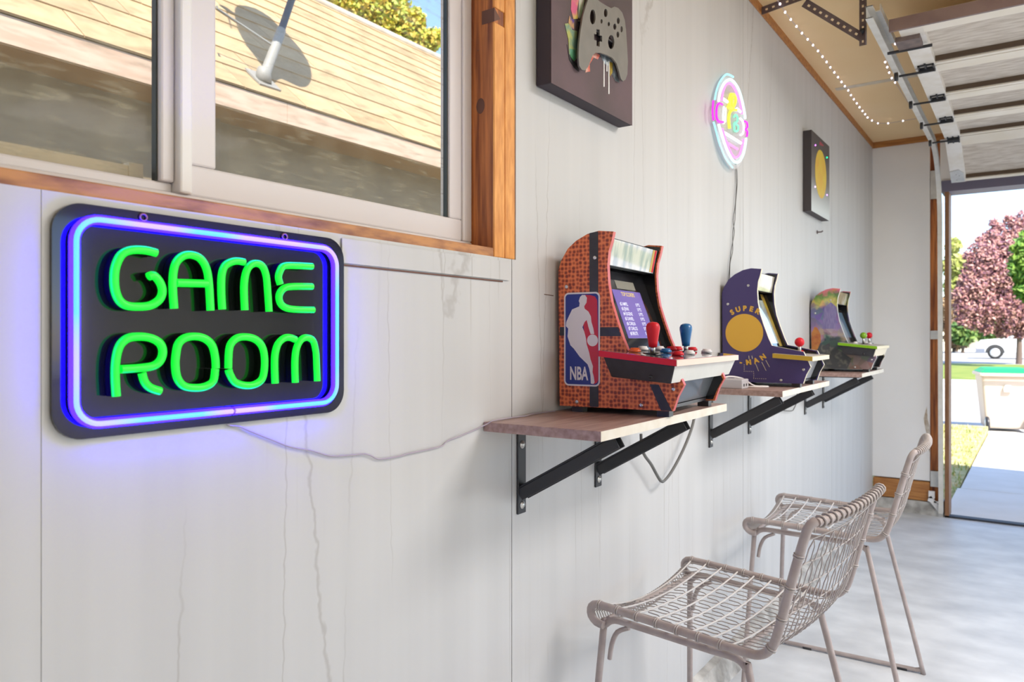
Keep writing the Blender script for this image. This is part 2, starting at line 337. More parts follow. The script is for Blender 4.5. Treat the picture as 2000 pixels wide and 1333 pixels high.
MB().lathe([(0.0001, 0), (.012, 0), (.009, .0006), (.0001, .001)], (-.034, W1 + .0003, 1.608), 14, M=Matrix.Rotation(math.pi / 2, 3, 'X') @ Matrix.Diagonal((1, 1.5, 1))).obj('knot', M_KNOT, WIN)
MB().lathe([(0.0001, 0), (.003, 0), (.0001, .0006)], (-.04, W1 + .0003, 1.72), 8, M=Matrix.Rotation(math.pi / 2, 3, 'X')).obj('knot', M_KNOT, WIN)

# =================================================================================== OVERHEAD GARAGE DOOR
M_RAIL = pm('door_rail_paint', (.80, .73, .60), .5, var=(.86, .80, .70), scale=6)
M_PAN = pm('door_panel_board', (.52, .45, .37), .75, var=(.70, .64, .56), scale=4, st=(3, 14, 8), bump=.2, detail=7)
M_STILE = pm('door_stile', (.84, .81, .76), .5, var=(.74, .69, .60), scale=12)
D1 = struct(link('door_1', None, None, (0, 0, 0)))
DX0, DX1 = .475, XR - .45
secs = [((2.99, 2.262), (3.455, 2.262)), ((3.463, 2.262), (3.915, 2.262)), ((3.923, 2.262), (4.335, 2.262)), ((4.343, 2.262), (4.745, 2.258)), ((4.755, 2.255), (5.185, 2.085))]
def sec_fn(a, b):
    a = Vector((0, *a)); b = Vector((0, *b)); t = (b - a); ln = t.length; t.normalize(); nrm = Vector((0, -t.z, t.y)) * -1
    if nrm.z > 0: nrm = -nrm          # inside face of the raised door looks down
    return ln, lambda x, s, h: Vector((x, 0, 0)) + a + t * s + nrm * h
for k, (a, b) in enumerate(secs):
    ln, fn = sec_fn(a, b)
    def slab(x0, x1, s0, s1, h0, h1, mb):
        mb.hexa([fn(x0, s0, h0), fn(x1, s0, h0), fn(x1, s1, h0), fn(x0, s1, h0), fn(x0, s0, h1), fn(x1, s0, h1), fn(x1, s1, h1), fn(x0, s1, h1)]); return mb
    slab(DX0, DX1, 0, ln, -.035, -.014, MB()).obj('panel', M_PAN, D1)
    slab(DX0, DX1, 0, .085 if k else .07, -.014, .012, MB()).obj('rail', M_RAIL, D1)
    slab(DX0, DX1, ln - .025, ln, -.014, .012, MB()).obj('rail', M_RAIL, D1)
    slab(DX0, DX1, ln - .036, ln - .0252, -.014, .006, MB()).obj('recess_shade', pm('recess_shade_brown', (.10, .065, .04), .7), D1)  # dark strip colours in the shade of the panel recess
    slab(DX0, DX0 + .075, .0, ln, -.014, .014, MB()).obj('stile', M_STILE, D1)
    slab(2.6, 2.68, .0, ln, -.014, .014, MB()).obj('stile', M_STILE, D1)
    if k:   # hinge with roller at the joint
        h = MB(); h.v = []
        slab(DX0 + .012, DX0 + .07, -.045, -.038, .014, .02, h); slab(DX0 + .012, DX0 + .07, .03, .037, .014, .02, h); slab(DX0 + .012, DX0 + .07, -.005, .003, .014, .034, h)
        slab(DX0 + .012, DX0 + .018, -.045, .037, .014, .024, h); slab(DX0 + .064, DX0 + .07, -.045, .037, .014, .024, h); slab(DX0 + .036, DX0 + .043, -.06, .037, .014, .024, h)
        ho = h.obj('hinge', M_BLACK, D1)
        r = MB().tube([fn(DX0 + .04, -.002, .03), fn(.415, -.002, .03)], .005, 8); r.lathe([(.001, -.006), (.018, -.006), (.018, .006), (.001, .006)], fn(.405, -.002, .03), 14, M=Matrix.Rotation(math.pi / 2, 3, 'Y')); r.obj('roller', M_BLACK, ho)
ln, fn = sec_fn(*secs[4])
bb = MB().prism([(.0, ln - .125), (.045, ln - .14), (.068, ln - .10), (.068, ln - .004), (0.0, ln - .004)], .014, .018, lambda a, b, h: fn(DX0 + a, b, h)).obj('bottom_bracket', M_GALV, D1)
m = MB()
for a, b in ((.03, ln - .09), (.045, ln - .075), (.03, ln - .03)): m.lathe([(.0001, 0), (.004, 0), (.003, .003), (.0001, .003)], fn(DX0 + a, b, .018), 8)
m.obj('rivet', M_BLACK, bb)
ln, fn = sec_fn(*secs[0])
tb = MB().hexa([fn(DX0 - .03, -.012, -.03), fn(DX1, -.012, -.03), fn(DX1, .0, -.03), fn(DX0 - .03, .0, -.03), fn(DX0 - .03, -.012, .014), fn(DX1, -.012, .014), fn(DX1, 0, .014), fn(DX0 - .03, 0, .014)])
tb.obj('top_strut', pm('strut_brown', (.16, .105, .10), .55, var=(.21, .145, .13), scale=9), D1)
m = MB().hexa([fn(DX0 - .02, .065, .012), fn(DX0 + .06, .065, .012), fn(DX0 + .06, .165, .012), fn(DX0 - .02, .165, .012), fn(DX0 - .02, .065, .03), fn(DX0 + .06, .065, .03), fn(DX0 + .06, .165, .03), fn(DX0 - .02, .165, .03)])
tbk = m.obj('top_bracket', pm('bracket_brown', (.13, .095, .09), .6, var=(.2, .15, .13), scale=30), D1)
r = MB().tube([fn(DX0 + .09, .168, .03), fn(.415, .168, .03)], .006, 8); r.obj('roller', M_BLACK, tbk)
m = MB(); m.prism([(.60, .13), (.615, .10), (.66, .085), (.665, .10), (.65, .125), (.62, .14)], -.0139, -.0130, lambda a, b, h: fn(a, b, h)); m.obj('paint_chip', M_VINYL2, D1)
# tracks
def track(x, lab):
    T = thing('door_track', lab, 'track', (x, 0, 0))
    path = [(2.85, 2.285), (4.9, 2.285)] + [(4.9 + .45 * math.sin(a), 2.285 - .45 * (1 - math.cos(a))) for a in [i * math.pi / 2 / 10 for i in range(1, 11)]] + [(5.35, 1.7), (5.415, .03)]
    sec = [(-.012, -.022), (.012, -.022), (.012, -.019), (-.009, -.019), (-.009, .019), (.012, .019), (.012, .022), (-.012, .022)]
    P = [Vector((0, a, b)) for a, b in path]; vs = []; n = len(sec)
    for i, p in enumerate(P):
        d = (P[min(i + 1, len(P) - 1)] - P[max(i - 1, 0)]).normalized(); q = Vector((0, d.z, -d.y))
        for a, b in sec: vs.append(p + Vector((a, 0, 0)) + q * b)
    fs = [(i * n + j, i * n + (j + 1) % n, (i + 1) * n + (j + 1) % n, (i + 1) * n + j) for i in range(len(P) - 1) for j in range(n)]
    mm = MB().add(vs, fs); mm.obj('channel', pm('track_steel', (.70, .68, .62), .4, metal=.3, var=(.78, .77, .72), scale=18), T)
    return T
T = track(.400, 'pale steel door track running along the ceiling and down beside the white return wall')
MB().box((.0125, 2.90, 2.300), (.03, 3.25, 2.304)).box((.027, 2.90, 2.304), (.03, 3.3, 2.325)).obj('stiffener', M_GALV, T)
for z in (2.12, .235):
    b = MB().box((-.062, YB - .0, z - .09 if z > 1 else z - .05), (-.012, YB + .021, z + .09 if z > 1 else z + .05)).obj('jamb_bracket', M_GALV, T)
b = MB().box((-.062, YB, 1.13), (-.012, YB + .021, 1.185)).obj('jamb_bracket', M_GALV, T)
b = MB().prism([(-.07, .12), (-.055, .13), (.005, .055), (.005, .025), (-.01, .025), (-.06, .09), (-.075, .095)], YB - .03, YB - .02, lambda a, c, h: (a, h, c)); b.box((-.07, YB - .03, .115), (-.035, YB - .01, .16)); b.box((-.04, YB - .03, .088), (.005, YB - .02, .1)); b.obj('foot_bracket', M_VINYL2, T)
track(XR - .42, 'pale steel door track on the far right side of the garage')
# perforated hanger angles
def perf(name, a, b, face, wd, parent, mat=M_BRNST, off=0):
    a = Vector(a); b = Vector(b); t = (b - a); ln = t.length; t.normalize(); f = Vector(face); f = (f - t * f.dot(t)).normalized(); q = t.cross(f)
    mm = MB(); P = lambda s, wv, h: a + t * s + f * wv + q * h
    def bx(s0, s1, w0, w1):
        mm.hexa([P(s0, w0, 0), P(s1, w0, 0), P(s1, w1, 0), P(s0, w1, 0), P(s0, w0, .002), P(s1, w0, .002), P(s1, w1, .002), P(s0, w1, .002)])
    h0, h1 = wd * .36, wd * .64
    bx(0, ln, 0, h0); bx(0, ln, h1, wd); pitch = .026; k = int(ln / pitch)
    for i in range(k + 1):
        s = i * pitch; bx(s, min(ln, s + pitch * .62), h0, h1)
    return mm.obj(name, mat, parent)
H = thing('track_hanger', 'dark perforated angle-iron hanger holding the door track under the ceiling', 'hanger')
perf('wall_angle', (.006, 2.93, 2.400), (.30, 2.93, 2.437), (0, 0, 1), .030, H); 
perf('brace_angle', (.17, 2.945, 2.425), (.362, 3.0, 2.268), (-.4, 0, -1), .030, H)
perf('brace_angle', (.172, 2.946, 2.423), (.362, 3.001, 2.266), (0, 1, 0), .028, H)
perf('post_angle', (.345, 2.99, ZC), (.345, 2.99, 2.222), (1, 0, 0), .024, H)
perf('post_angle', (.370, 2.99, ZC), (.370, 2.99, 2.222), (0, -1, 0), .026, H)
MB().lathe([(.0001, -.006), (.009, -.006), (.009, .004), (.0001, .004)], (.357, 2.984, 2.275), 6, M=Matrix.Rotation(math.pi / 2, 3, 'X')).obj('bolt', M_BLACK, H)

# unseen fill lamps added under the ceiling to brighten the room
def add_fill_lamp(x, y, rz, lab):
    T = thing('fill_lamp', lab, 'lamp', (x, y, ZC), rz, 'added fill lamps on the garage ceiling')
    bevel(MB().box((-.62, -.32, -.055), (.62, .32, -.001)).obj('fill_lamp_housing', M_VINYL2, T), .004)
    MB().box((-.6, -.3, -.062), (.6, .3, -.0552)).obj('fill_lamp_diffuser', em('fill_diffuser', (1, .96, .93), 2.0), T)
    ld = bpy.data.lights.new('fill_light', 'AREA'); ld.shape = 'RECTANGLE'; ld.size = 1.2; ld.size_y = .6; ld.energy = FILL_LAMP_W; ld.color = (1, .965, .945)
    lo_ = bpy.data.objects.new('fill_light', ld); COL.objects.link(lo_); lo_.parent = T; lo_.location = (0, 0, -.064)
add_fill_lamp(1.75, 2.35, math.pi / 2, 'wide white fill lamp, added out of view on the ceiling nearest the arcade wall')
add_fill_lamp(3.3, 2.35, math.pi / 2, 'wide white fill lamp, added out of view on the ceiling farther from the arcade wall')

# =================================================================================== GAME ROOM SIGN
def sg(a, b): return (80 + a / 2.615, 370 + b / 2.615)
SGN = thing('neon_sign', 'black rectangular neon sign reading GAME ROOM in green tubes with a blue border', 'neon sign', (0, .5675, 1.038))
def toL(p): return Vector((p[0], p[1] - .5675, p[2] - 1.038))
bd = MB().prism(rrect(-.1970, .2145, -.0017, .2582, .032, 8), .002, .007, lambda a, b, h: (h, a, b)); bevel(bd.obj('board', M_BLKG, SGN), .0015)
M_BLUE = em('neon_blue', (.007, .0015, 1.0), 24.0)
def core_mat():
    m = em('neon_blue_core', (.5, .4, 1), 3); n = m.node_tree.nodes; L = m.node_tree.links; b = n['Principled BSDF']
    tc = n.new('ShaderNodeTexCoord'); z = n.new('ShaderNodeTexNoise'); z.inputs['Scale'].default_value = 9; z.inputs['Detail'].default_value = 0; L.new(tc.outputs['Object'], z.inputs[0])
    r = n.new('ShaderNodeValToRGB'); r.color_ramp.elements[0].position = .42; r.color_ramp.elements[1].position = .60
    r.color_ramp.elements[0].color = (.50, .36, 1, 1); r.color_ramp.elements[1].color = (.10, .52, 1, 1); L.new(z.outputs['Fac'], r.inputs[0]); L.new(r.outputs[0], b.inputs['Emission Color'])
    b.inputs['Emission Strength'].default_value = 1.35; return m
M_CORE = core_mat()
yA, zA = PX(*sg(178, 600), .0185)[1:]; 
y0 = PX(*sg(176, 600), .0185).y; y1 = PX(*sg(1507, 700), .0185).y; z1 = PX(*sg(700, 206), .0185).z; z0 = PX(*sg(700, 1160), .0185).z
lp = rrect(y0, y1, z0, z1, .026, 8)
# open the loop at the joint in the bottom run
cl = [(a, b) for a, b in lp]; start = next(i for i, (a, b) in enumerate(cl) if i > 20 and b <= z0 + .001 and a > y1 - .03)
cl = cl[start:] + cl[:start]
ym = (y0 + y1) / 2 + .01
cl = [(ym + .002, z0)] + cl + [(ym - .002, z0)]
Lp = lambda x: [toL((x, a, b)) for a, b in cl]
def dense(pts, st=.012):
    o = []
    for i in range(len(pts) - 1):
        a, b = Vector(pts[i]), Vector(pts[i + 1]); k = max(1, int((b - a).length / st))
        o += [a.lerp(b, q / k) for q in range(k)]
    return o + [Vector(pts[-1])]
bo = MB().tube(dense(Lp(.0160)), .0056, 10).obj('border_tube', M_BLUE, SGN)
MB().tube(dense(Lp(.0202)), .0031, 8).obj('border_core', M_CORE, bo)
MB().tube(dense(Lp(.0105)), .0036, 8).obj('border_base', M_BLKP, bo)
LET = {'g': [[(590, 325), (530, 311), (460, 311), (410, 335), (381, 395), (374, 460), (380, 520), (402, 570), (440, 595), (500, 600), (560, 593), (605, 563), (620, 520), (607, 475), (575, 440), (548, 447)]],
 'a': [[(680, 610), (673, 500), (677, 420), (693, 370), (727, 340), (770, 335), (815, 355), (845, 405), (858, 480), (866, 620)], [(690, 478), (848, 482)]],
 'm': [[(926, 614), (921, 520), (923, 440), (937, 395), (965, 374), (1000, 366), (1038, 372)], [(1041, 618), (1037, 500), (1046, 430), (1066, 392), (1096, 378), (1130, 392), (1150, 440), (1158, 520), (1165, 625)]],
 'e': [[(1385, 394), (1300, 390), (1242, 392), (1222, 415), (1213, 450), (1222, 485)], [(1385, 497), (1285, 497), (1240, 507), (1217, 540), (1222, 580), (1250, 605), (1300, 614), (1392, 616)]],
 'r': [[(385, 1058), (379, 960), (383, 870), (402, 800), (442, 762), (500, 753), (560, 760), (605, 785), (622, 825), (612, 870), (580, 900), (520, 912), (408, 920)], [(516, 940), (530, 985), (560, 1015), (610, 1032)]],
 'o': [[(890, 918), (880, 980), (840, 1008), (785, 1015), (730, 1005), (697, 965), (686, 900), (690, 840), (702, 790), (735, 760), (790, 752), (840, 765), (875, 800), (890, 860), (893, 915)]],
 'oo': [[(958, 922), (965, 945), (990, 985), (1035, 1002), (1085, 1000), (1125, 975), (1140, 930), (1142, 860), (1130, 805), (1100, 770), (1055, 755), (1005, 759), (972, 787), (960, 830), (957, 915)]],
 'mm': [[(1196, 992), (1193, 900), (1196, 840), (1211, 790), (1240, 762), (1270, 757), (1300, 768)], [(1299, 988), (1297, 880), (1306, 810), (1330, 768), (1360, 758), (1390, 775), (1404, 830), (1408, 900), (1411, 980)]]}
M_GRN = em('neon_green', (.0, 1.0, .035), .98)
for ch in ('g', 'a', 'm', 'e', 'r', 'o', 'oo', 'mm'):
    fm = MB(); bm_ = MB()
    for st in LET[ch]:
        pts = [PX(*sg(*p), .0235) for p in st]; pts = cat([toL(p) for p in pts], 4)
        fm.tube(pts, .0048, 10)
        for k in (.0055, .0105, .0135): bm_.tube([p - Vector((k, 0, 0)) for p in pts], .0043, 6)
    lo_ = fm.obj('letter_' + ch[0], M_GRN, SGN); bm_.obj('letter_base', pm('matte_black', (.006, .006, .007), .8, spec=.1), lo_)
for u in (279, 555):
    p = toL(PX(u, 425 if u < 300 else 463, .0075)); MB().tube([p + Vector((.001, .0042 * math.cos(a), .0042 * math.sin(a))) for a in [i * .628 for i in range(10)]], .0014, 6, closed=True).obj('grommet', pm('copper_grommet', (.30, .14, .13), .4, metal=.6), SGN)

# =================================================================================== SHELVES
def shelf_wood():
    m = pm('walnut_laminate', (.28, .175, .15), .42, var=(.42, .29, .255), scale=3, st=(26, 2.2, 26), bump=.03, detail=7); return m
M_SHELF = shelf_wood(); M_EDGE = pm('pale_edge', (.66, .60, .50), .55, var=(.74, .70, .62), scale=20)
ST = .985
for (y0, y1, bys, lab) in ((1.142, 1.79, (1.268, 1.600), 'walnut wall shelf under the large orange arcade machine nearest the window'),
                           (2.29, 2.92, (2.376, 2.787), 'middle walnut wall shelf under the dark blue arcade machine'),
                           (3.575, 4.165, (3.628, 3.998), 'walnut wall shelf nearest the garage door')):
    T = thing('wall_shelf', lab, 'shelf', (0, (y0 + y1) / 2, ST), 0, 'walnut shelves along the white wall'); hy = (y1 - y0) / 2
    bevel(MB().box((.001, -hy, -.018), (.254, hy, 0)).obj('board', M_SHELF, T), .0008, 1)
    MB().box((.2542, -hy, -.0178), (.2552, hy, -.0002)).obj('edge_band', M_EDGE, T)
    for by in bys:
        c = by - (y0 + y1) / 2
        br = MB().box((.001, c - .0145, -.2), (.0055, c + .0145, -.0185)); br.box((.005, c - .0145, -.023), (.235, c + .0145, -.0185))
        d = Vector((.233 - .006, 0, -.024 + .158)).normalized(); q = Vector((-d.z, 0, d.x)); a0 = Vector((.006, c, -.158)); a1 = Vector((.226, c, -.032))
        # folded strut: a flat bar with turned-down sides
        for s0, s1, k0, k1 in ((-.0125, .0125, .010, .014), (-.0125, -.009, -.014, .010), (.009, .0125, -.014, .010)):
            br.hexa([a0 + Vector((0, s0, 0)) + q * k0, a0 + Vector((0, s1, 0)) + q * k0, a1 + Vector((0, s1, 0)) + q * k0, a1 + Vector((0, s0, 0)) + q * k0,
                     a0 + Vector((0, s0, 0)) + q * k1, a0 + Vector((0, s1, 0)) + q * k1, a1 + Vector((0, s1, 0)) + q * k1, a1 + Vector((0, s0, 0)) + q * k1])
        bo = br.obj('bracket', M_BLACK, T); bevel(bo, .001, 1)
        for z in (-.058, -.182):
            MB().lathe([(.0001, 0), (.0085, 0), (.0085, .001), (.0055, .0012), (.005, .004), (.0001, .0045)], (.0055, c, z), 12, M=Matrix.Rotation(math.pi / 2, 3, 'Y')).obj('bolt', M_STEEL, bo)

# =================================================================================== ARCADE MACHINES
def ball_mat():
    m = pm('basketball_skin', (.62, .155, .05), .45); n = m.node_tree.nodes; L = m.node_tree.links; b = n['Principled BSDF']
    tc = n.new('ShaderNodeTexCoord'); v = n.new('ShaderNodeTexVoronoi'); v.inputs['Scale'].default_value = 112; v.inputs['Randomness'].default_value = .33
    L.new(tc.outputs['Object'], v.inputs[0])
    r = n.new('ShaderNodeValToRGB'); e = r.color_ramp.elements; e[0].position = .28; e[0].color = (.22, .035, .018, 1); e[1].position = .62; e[1].color = (.80, .22, .075, 1)
    e2 = r.color_ramp.elements.new(.42); e2.color = (.52, .10, .035, 1)
    L.new(v.outputs['Distance'], r.inputs[0]); L.new(r.outputs[0], b.inputs['Base Color']); return m
def art_mat():
    """generic stand-in for the printed street scene: soft patches in the same colours"""
    m = pm('patchwork_print', (.2, .18, .3), .45); n = m.node_tree.nodes; L = m.node_tree.links; b = n['Principled BSDF']
    tc = n.new('ShaderNodeTexCoord'); sp = n.new('ShaderNodeSeparateXYZ'); L.new(tc.outputs['Object'], sp.inputs[0])
    nz = n.new('ShaderNodeTexNoise'); nz.inputs['Scale'].default_value = 22; nz.inputs['Detail'].default_value = 4; L.new(tc.outputs['Object'], nz.inputs[0])
    md = n.new('ShaderNodeMath'); md.operation = 'MULTIPLY_ADD'; md.inputs[1].default_value = .12; L.new(nz.outputs['Fac'], md.inputs[0]); L.new(sp.outputs[2], md.inputs[2])
    mr = n.new('ShaderNodeMapRange'); mr.inputs[1].default_value = .06; mr.inputs[2].default_value = .46; L.new(md.outputs[0], mr.inputs[0])
    r = n.new('ShaderNodeValToRGB'); cr = r.color_ramp; cr.interpolation = 'LINEAR'
    cols = [(0, (.16, .11, .10)), (.16, (.22, .17, .15)), (.26, (.06, .07, .08)), (.36, (.05, .07, .085)), (.42, (.34, .27, .29)), (.55, (.20, .17, .30)), (.72, (.13, .11, .22)), (.80, (.50, .40, .12)), (.88, (.10, .22, .06)), (.94, (.55, .16, .18)), (1, (.62, .2, .26))]
    cr.elements[0].position, cr.elements[0].color = 0, (*cols[0][1], 1); cr.elements[1].position, cr.elements[1].color = 1, (*cols[-1][1], 1)
    for p, c in cols[1:-1]: e = cr.elements.new(p); e.color = (*c, 1)
    L.new(mr.outputs[0], r.inputs[0])
    v = n.new('ShaderNodeTexVoronoi'); v.inputs['Scale'].default_value = 34; L.new(tc.outputs['Object'], v.inputs[0])
    mx = n.new('ShaderNodeMix'); mx.data_type = 'RGBA'; mx.blend_type = 'SOFT_LIGHT'; mx.inputs['Factor'].default_value = .35; L.new(r.outputs[0], mx.inputs['A']); L.new(v.outputs['Color'], mx.inputs['B'])
    L.new(mx.outputs['Result'], b.inputs['Base Color']); return m
M_BALL = ball_mat(); M_ART = art_mat()
M_REDT = pm('red_molding', (.62, .11, .10), .35); M_PURP = pm('indigo_print', (.055, .04, .155), .4); M_CREAM = pm('cream_molding', (.75, .66, .46), .4); M_WHTM = pm('white_molding', (.78, .74, .68), .4)
M_RED = pm('red_plastic', (.62, .012, .025), .4, spec=.3); M_BLU = pm('blue_plastic', (.0, .12, .34), .3, coat=.3); M_WHT = pm('white_plastic', (.72, .70, .72), .35)
M_ORG = pm('orange_plastic', (.80, .12, .02), .3, coat=.3); M_GRNP = pm('green_plastic', (.20, .42, .01), .3, coat=.3); M_YEL = pm('yellow_print', (.72, .42, .05), .45); M_MUST = pm('mustard_molding', (.50, .33, .03), .4)
M_SILV = pm('marquee_print', (.62, .62, .62), .12, var=(.30, .36, .42), scale=16, st=(1, 3, .8), lo=.4, hi=.6, coat=1)
M_DECKG = pm('deck_print', (.07, .08, .10), .12, var=(.35, .37, .40), scale=18, lo=.5, hi=.66, coat=1)
M_SILVB = pm('silver_front', (.60, .60, .56), .45, var=(.68, .68, .64), scale=10)
PROF = [(.003, .012), (.000, .311), (.007, .331), (.023, .356), (.043, .372), (.070, .385), (.097, .390), (.131, .386), (.126, .364), (.120, .345), (.117, .315), (.119, .278), (.126, .238), (.138, .201), (.153, .159), (.164, .134), (.262, .115), (.284, .067), (.271, .043), (.261, .013)]
def bat(T, x, y, z, mat, ball=False, s=1.0):
    j = MB().lathe([(.0001, 0), (.021, 0), (.021, .0025), (.0001, .003)], (x, y, z), 18).obj('joystick_plate', M_BLKG, T)
    MB().lathe([(.0001, 0), (.0052, 0), (.0052, .016 if not ball else .03), (.0001, .016 if not ball else .03)], (x, y, z + .002), 12).obj('shaft', M_STEEL, j)
    if ball: pf = [(.0155 * math.sin(a), .040 - .0155 * math.cos(a)) for a in [.02 + i * (math.pi - .04) / 12 for i in range(13)]]
    else: pf = [(.0001, .014), (.0085, .014), (.0098, .024), (.0128, .042), (.0145, .052), (.0142, .057), (.012, .0625), (.0075, .0655), (.0001, .0665)]
    MB().lathe(pf, (x, y, z), 20).obj('joystick_knob', mat, j)
def btn(T, x, y, z, mat, r=.0125):
    MB().lathe([(.0001, 0), (r, 0), (r, .005), (r * .8, .0062), (r * .75, .009), (.0001, .0095)], (x, y, z), 16).obj('button', mat, T)
def arcade(lab, loc, rz, W, DW, side, edge, kind):
    T = thing('tabletop_arcade', lab, 'arcade machine', loc, rz, 'tabletop arcade machines on the wall shelves')
    iw = W / 2
    for sgn in (-1, 1):
        y0, y1 = (-iw, -iw + .013) if sgn < 0 else (iw - .013, iw)
        s = MB().prism(PROF, y0, y1, lambda a, b, h: (a, h, b), 0, 1)
        o = s.obj('side_panel', [side, edge], T)
        if sgn > 0: MB().prism([(max(.003, a - .004), max(.016, b - .003)) for a, b in PROF], y0 - .0006, y0, lambda a, b, h: (a, h, b)).obj('inner_lining', M_BLKG, o)
        for d, z in ((.088, .333), (.020, .273), (.045, .022), (.193, .022), (.262, .058)):
            yy = -iw if sgn < 0 else iw
            MB().lathe([(.0001, 0), (.0045, 0), (.004, .0012), (.0015, .0016), (.0001, .001)], (d, yy, z), 10, M=Matrix.Rotation(math.pi / 2 * (1 if sgn < 0 else -1), 3, 'X')).obj('screw', M_STEEL, o)
    i0, i1 = -iw + .0132, iw - .0138
    yy = lambda a, b, h: (a, h, b)
    MB().prism([(.003, .015), (.002, .31), (.045, .368), (.095, .384), (.095, .378), (.05, .362), (.008, .305), (.009, .015)], i0, i1, yy).obj('back_panel', M_BLKP, T)
    mq = MB().prism([(.108, .318), (.119, .3745), (.095, .376), (.085, .318)], i0, i1, yy).obj('marquee_box', M_BLKP, T)
    # marquee print and screen lie in tilted planes
    MB().prism([(.1085, .319), (.1195, .374), (.1205, .374), (.1095, .319)], i0 + .003, i1 - .003, yy).obj('marquee', M_SILV if kind == 1 else pm('marquee_cream', (.66, .62, .52), .12, var=(.5, .46, .36), scale=22, coat=1) if kind == 2 else pm('marquee_green', (.30, .34, .10), .15, var=(.66, .62, .48), scale=26, coat=1), mq)
    if kind == 1: MB().prism([(.1099, .321), (.1206, .3735), (.1209, .3735), (.1102, .321)], i1 - .03, i1 - .018, yy).obj('marquee_stripe', M_MUST, mq); MB().prism([(.1099, .321), (.1206, .3735), (.1209, .3735), (.1102, .321)], i1 - .016, i1 - .006, yy).obj('marquee_stripe', M_RED, mq)
    sa, sb = Vector((.078, .318)), Vector((.148, .128)); sd_ = (sb - sa).normalized(); sn = Vector((-sd_.y, sd_.x)); sn = sn if sn.x > 0 else -sn
    SP = lambda s, y, h: ((sa + sd_ * s + sn * h).x, y, (sa + sd_ * s + sn * h).y)
    def spl(s0, s1, y0, y1, h0, h1): return MB().hexa([SP(s0, y0, h0), SP(s0, y1, h0), SP(s1, y1, h0), SP(s1, y0, h0), SP(s0, y0, h1), SP(s0, y1, h1), SP(s1, y1, h1), SP(s1, y0, h1)])
    bz = spl(0, .204, i0, i1, -.004, 0).obj('bezel', M_BLKG, T)
    if kind == 1:
        scr = spl(.052, .168, -.082, .082, 0, .0008).obj('screen', pm('purple_screen', (.03, .02, .06), .15, var=(.05, .03, .1), scale=6, emit=(.24, .17, .58), es=.62), bz)
        spl(.028, .048, -.05, .06, 0, .0006).obj('instruction_card', pm('grey_card', (.25, .24, .2), .3), bz)
        tw = em('screen_text', (.9, .88, 1), .85); ty = em('screen_title', (.85, .62, .12), .9)
        def st(body, s, y, size, mt, al='LEFT'): link('screen_text', text_mesh('screen_text', body, size, mt, lambda a, b, h: SP(s - b, y + a, h), .0012, al, .0002, .9), scr)
        st('TOP SCORERS', .066, 0, .0135, ty, 'CENTER')
        for i, nm in enumerate(('#2 AMPEL', '#3 JENNI', '#4 EUGENE', '#5 DANIEL', '#6 CARLIN', '#7 CARLOS', '#8 BRUTE')):
            s = .090 + i * .0118; st(nm, s, -.066, .0115, tw); st('0 PTS', s, .026, .0115, tw)
    elif kind == 2:
        spl(.03, .19, i0 + .005, i1 - .045, 0, .0008).obj('screen', pm('blue_screen', (.25, .3, .3), .1, var=(.5, .52, .40), scale=18, emit=(.45, .52, .55), es=.25, coat=1), bz)
        spl(.005, .2, i1 - .043, i1 - .004, 0, .0006).obj('instruction_card', pm('olive_card', (.36, .28, .03), .4, var=(.22, .12, .03), scale=30), bz)
    else:
        spl(.04, .17, i0 + .02, i1 - .02, 0, .0008).obj('screen', pm('dark_screen', (.03, .05, .07), .1, emit=(.12, .2, .28), es=.4), bz)
    # control deck
    def tap(d0, d1, zb, zf, w, th, inset, mb, mi=0):
        zl = lambda d: zb + (zf - zb) * (d - .128) / (.295 - .128)
        return mb.hexa([(d0 + inset, -w + inset, zl(d0) - th), (d1 - inset, -w + inset, zl(d1) - th), (d1 - inset, w - inset, zl(d1) - th), (d0 + inset, w - inset, zl(d0) - th), (d0, -w, zl(d0)), (d1, -w, zl(d1)), (d1, w, zl(d1)), (d0, w, zl(d0))], mi)
    if kind == 2: zb, zf, th, rim, front = .112, .100, .014, M_MUST, M_CREAM
    else: zb, zf, th, rim, front = .136, .119, .012, (M_RED if kind == 1 else M_GRNP), (pm('pink_rim', (.72, .55, .46), .4) if kind == 1 else M_CREAM)
    dk = tap(.172 if kind == 2 else .130, .293, zb, zf, DW / 2, th, .0, MB()).obj('control_deck', rim, T)
    zl = lambda d: zb + (zf - zb) * (d - .128) / (.295 - .128)
    MB().hexa([(.2932, -DW / 2 + .0005, zl(.293) - th), (.2942, -DW / 2 + .0005, zl(.293) - th), (.2942, DW / 2, zl(.293) - th), (.2932, DW / 2, zl(.293) - th), (.2932, -DW / 2 + .0005, zl(.293)), (.2942, -DW / 2 + .0005, zl(.293)), (.2942, DW / 2, zl(.293)), (.2932, DW / 2, zl(.293))]).obj('deck_front_rim', front, dk)
    tap(.175 if kind == 2 else .134, .290, zb + .0006, zf + .0006, DW / 2 - .004, .0006, 0, MB()).obj('deck_print', M_DECKG if kind == 1 else pm('pale_deck', (.60, .58, .54), .3, var=(.42, .36, .30), scale=24), dk)
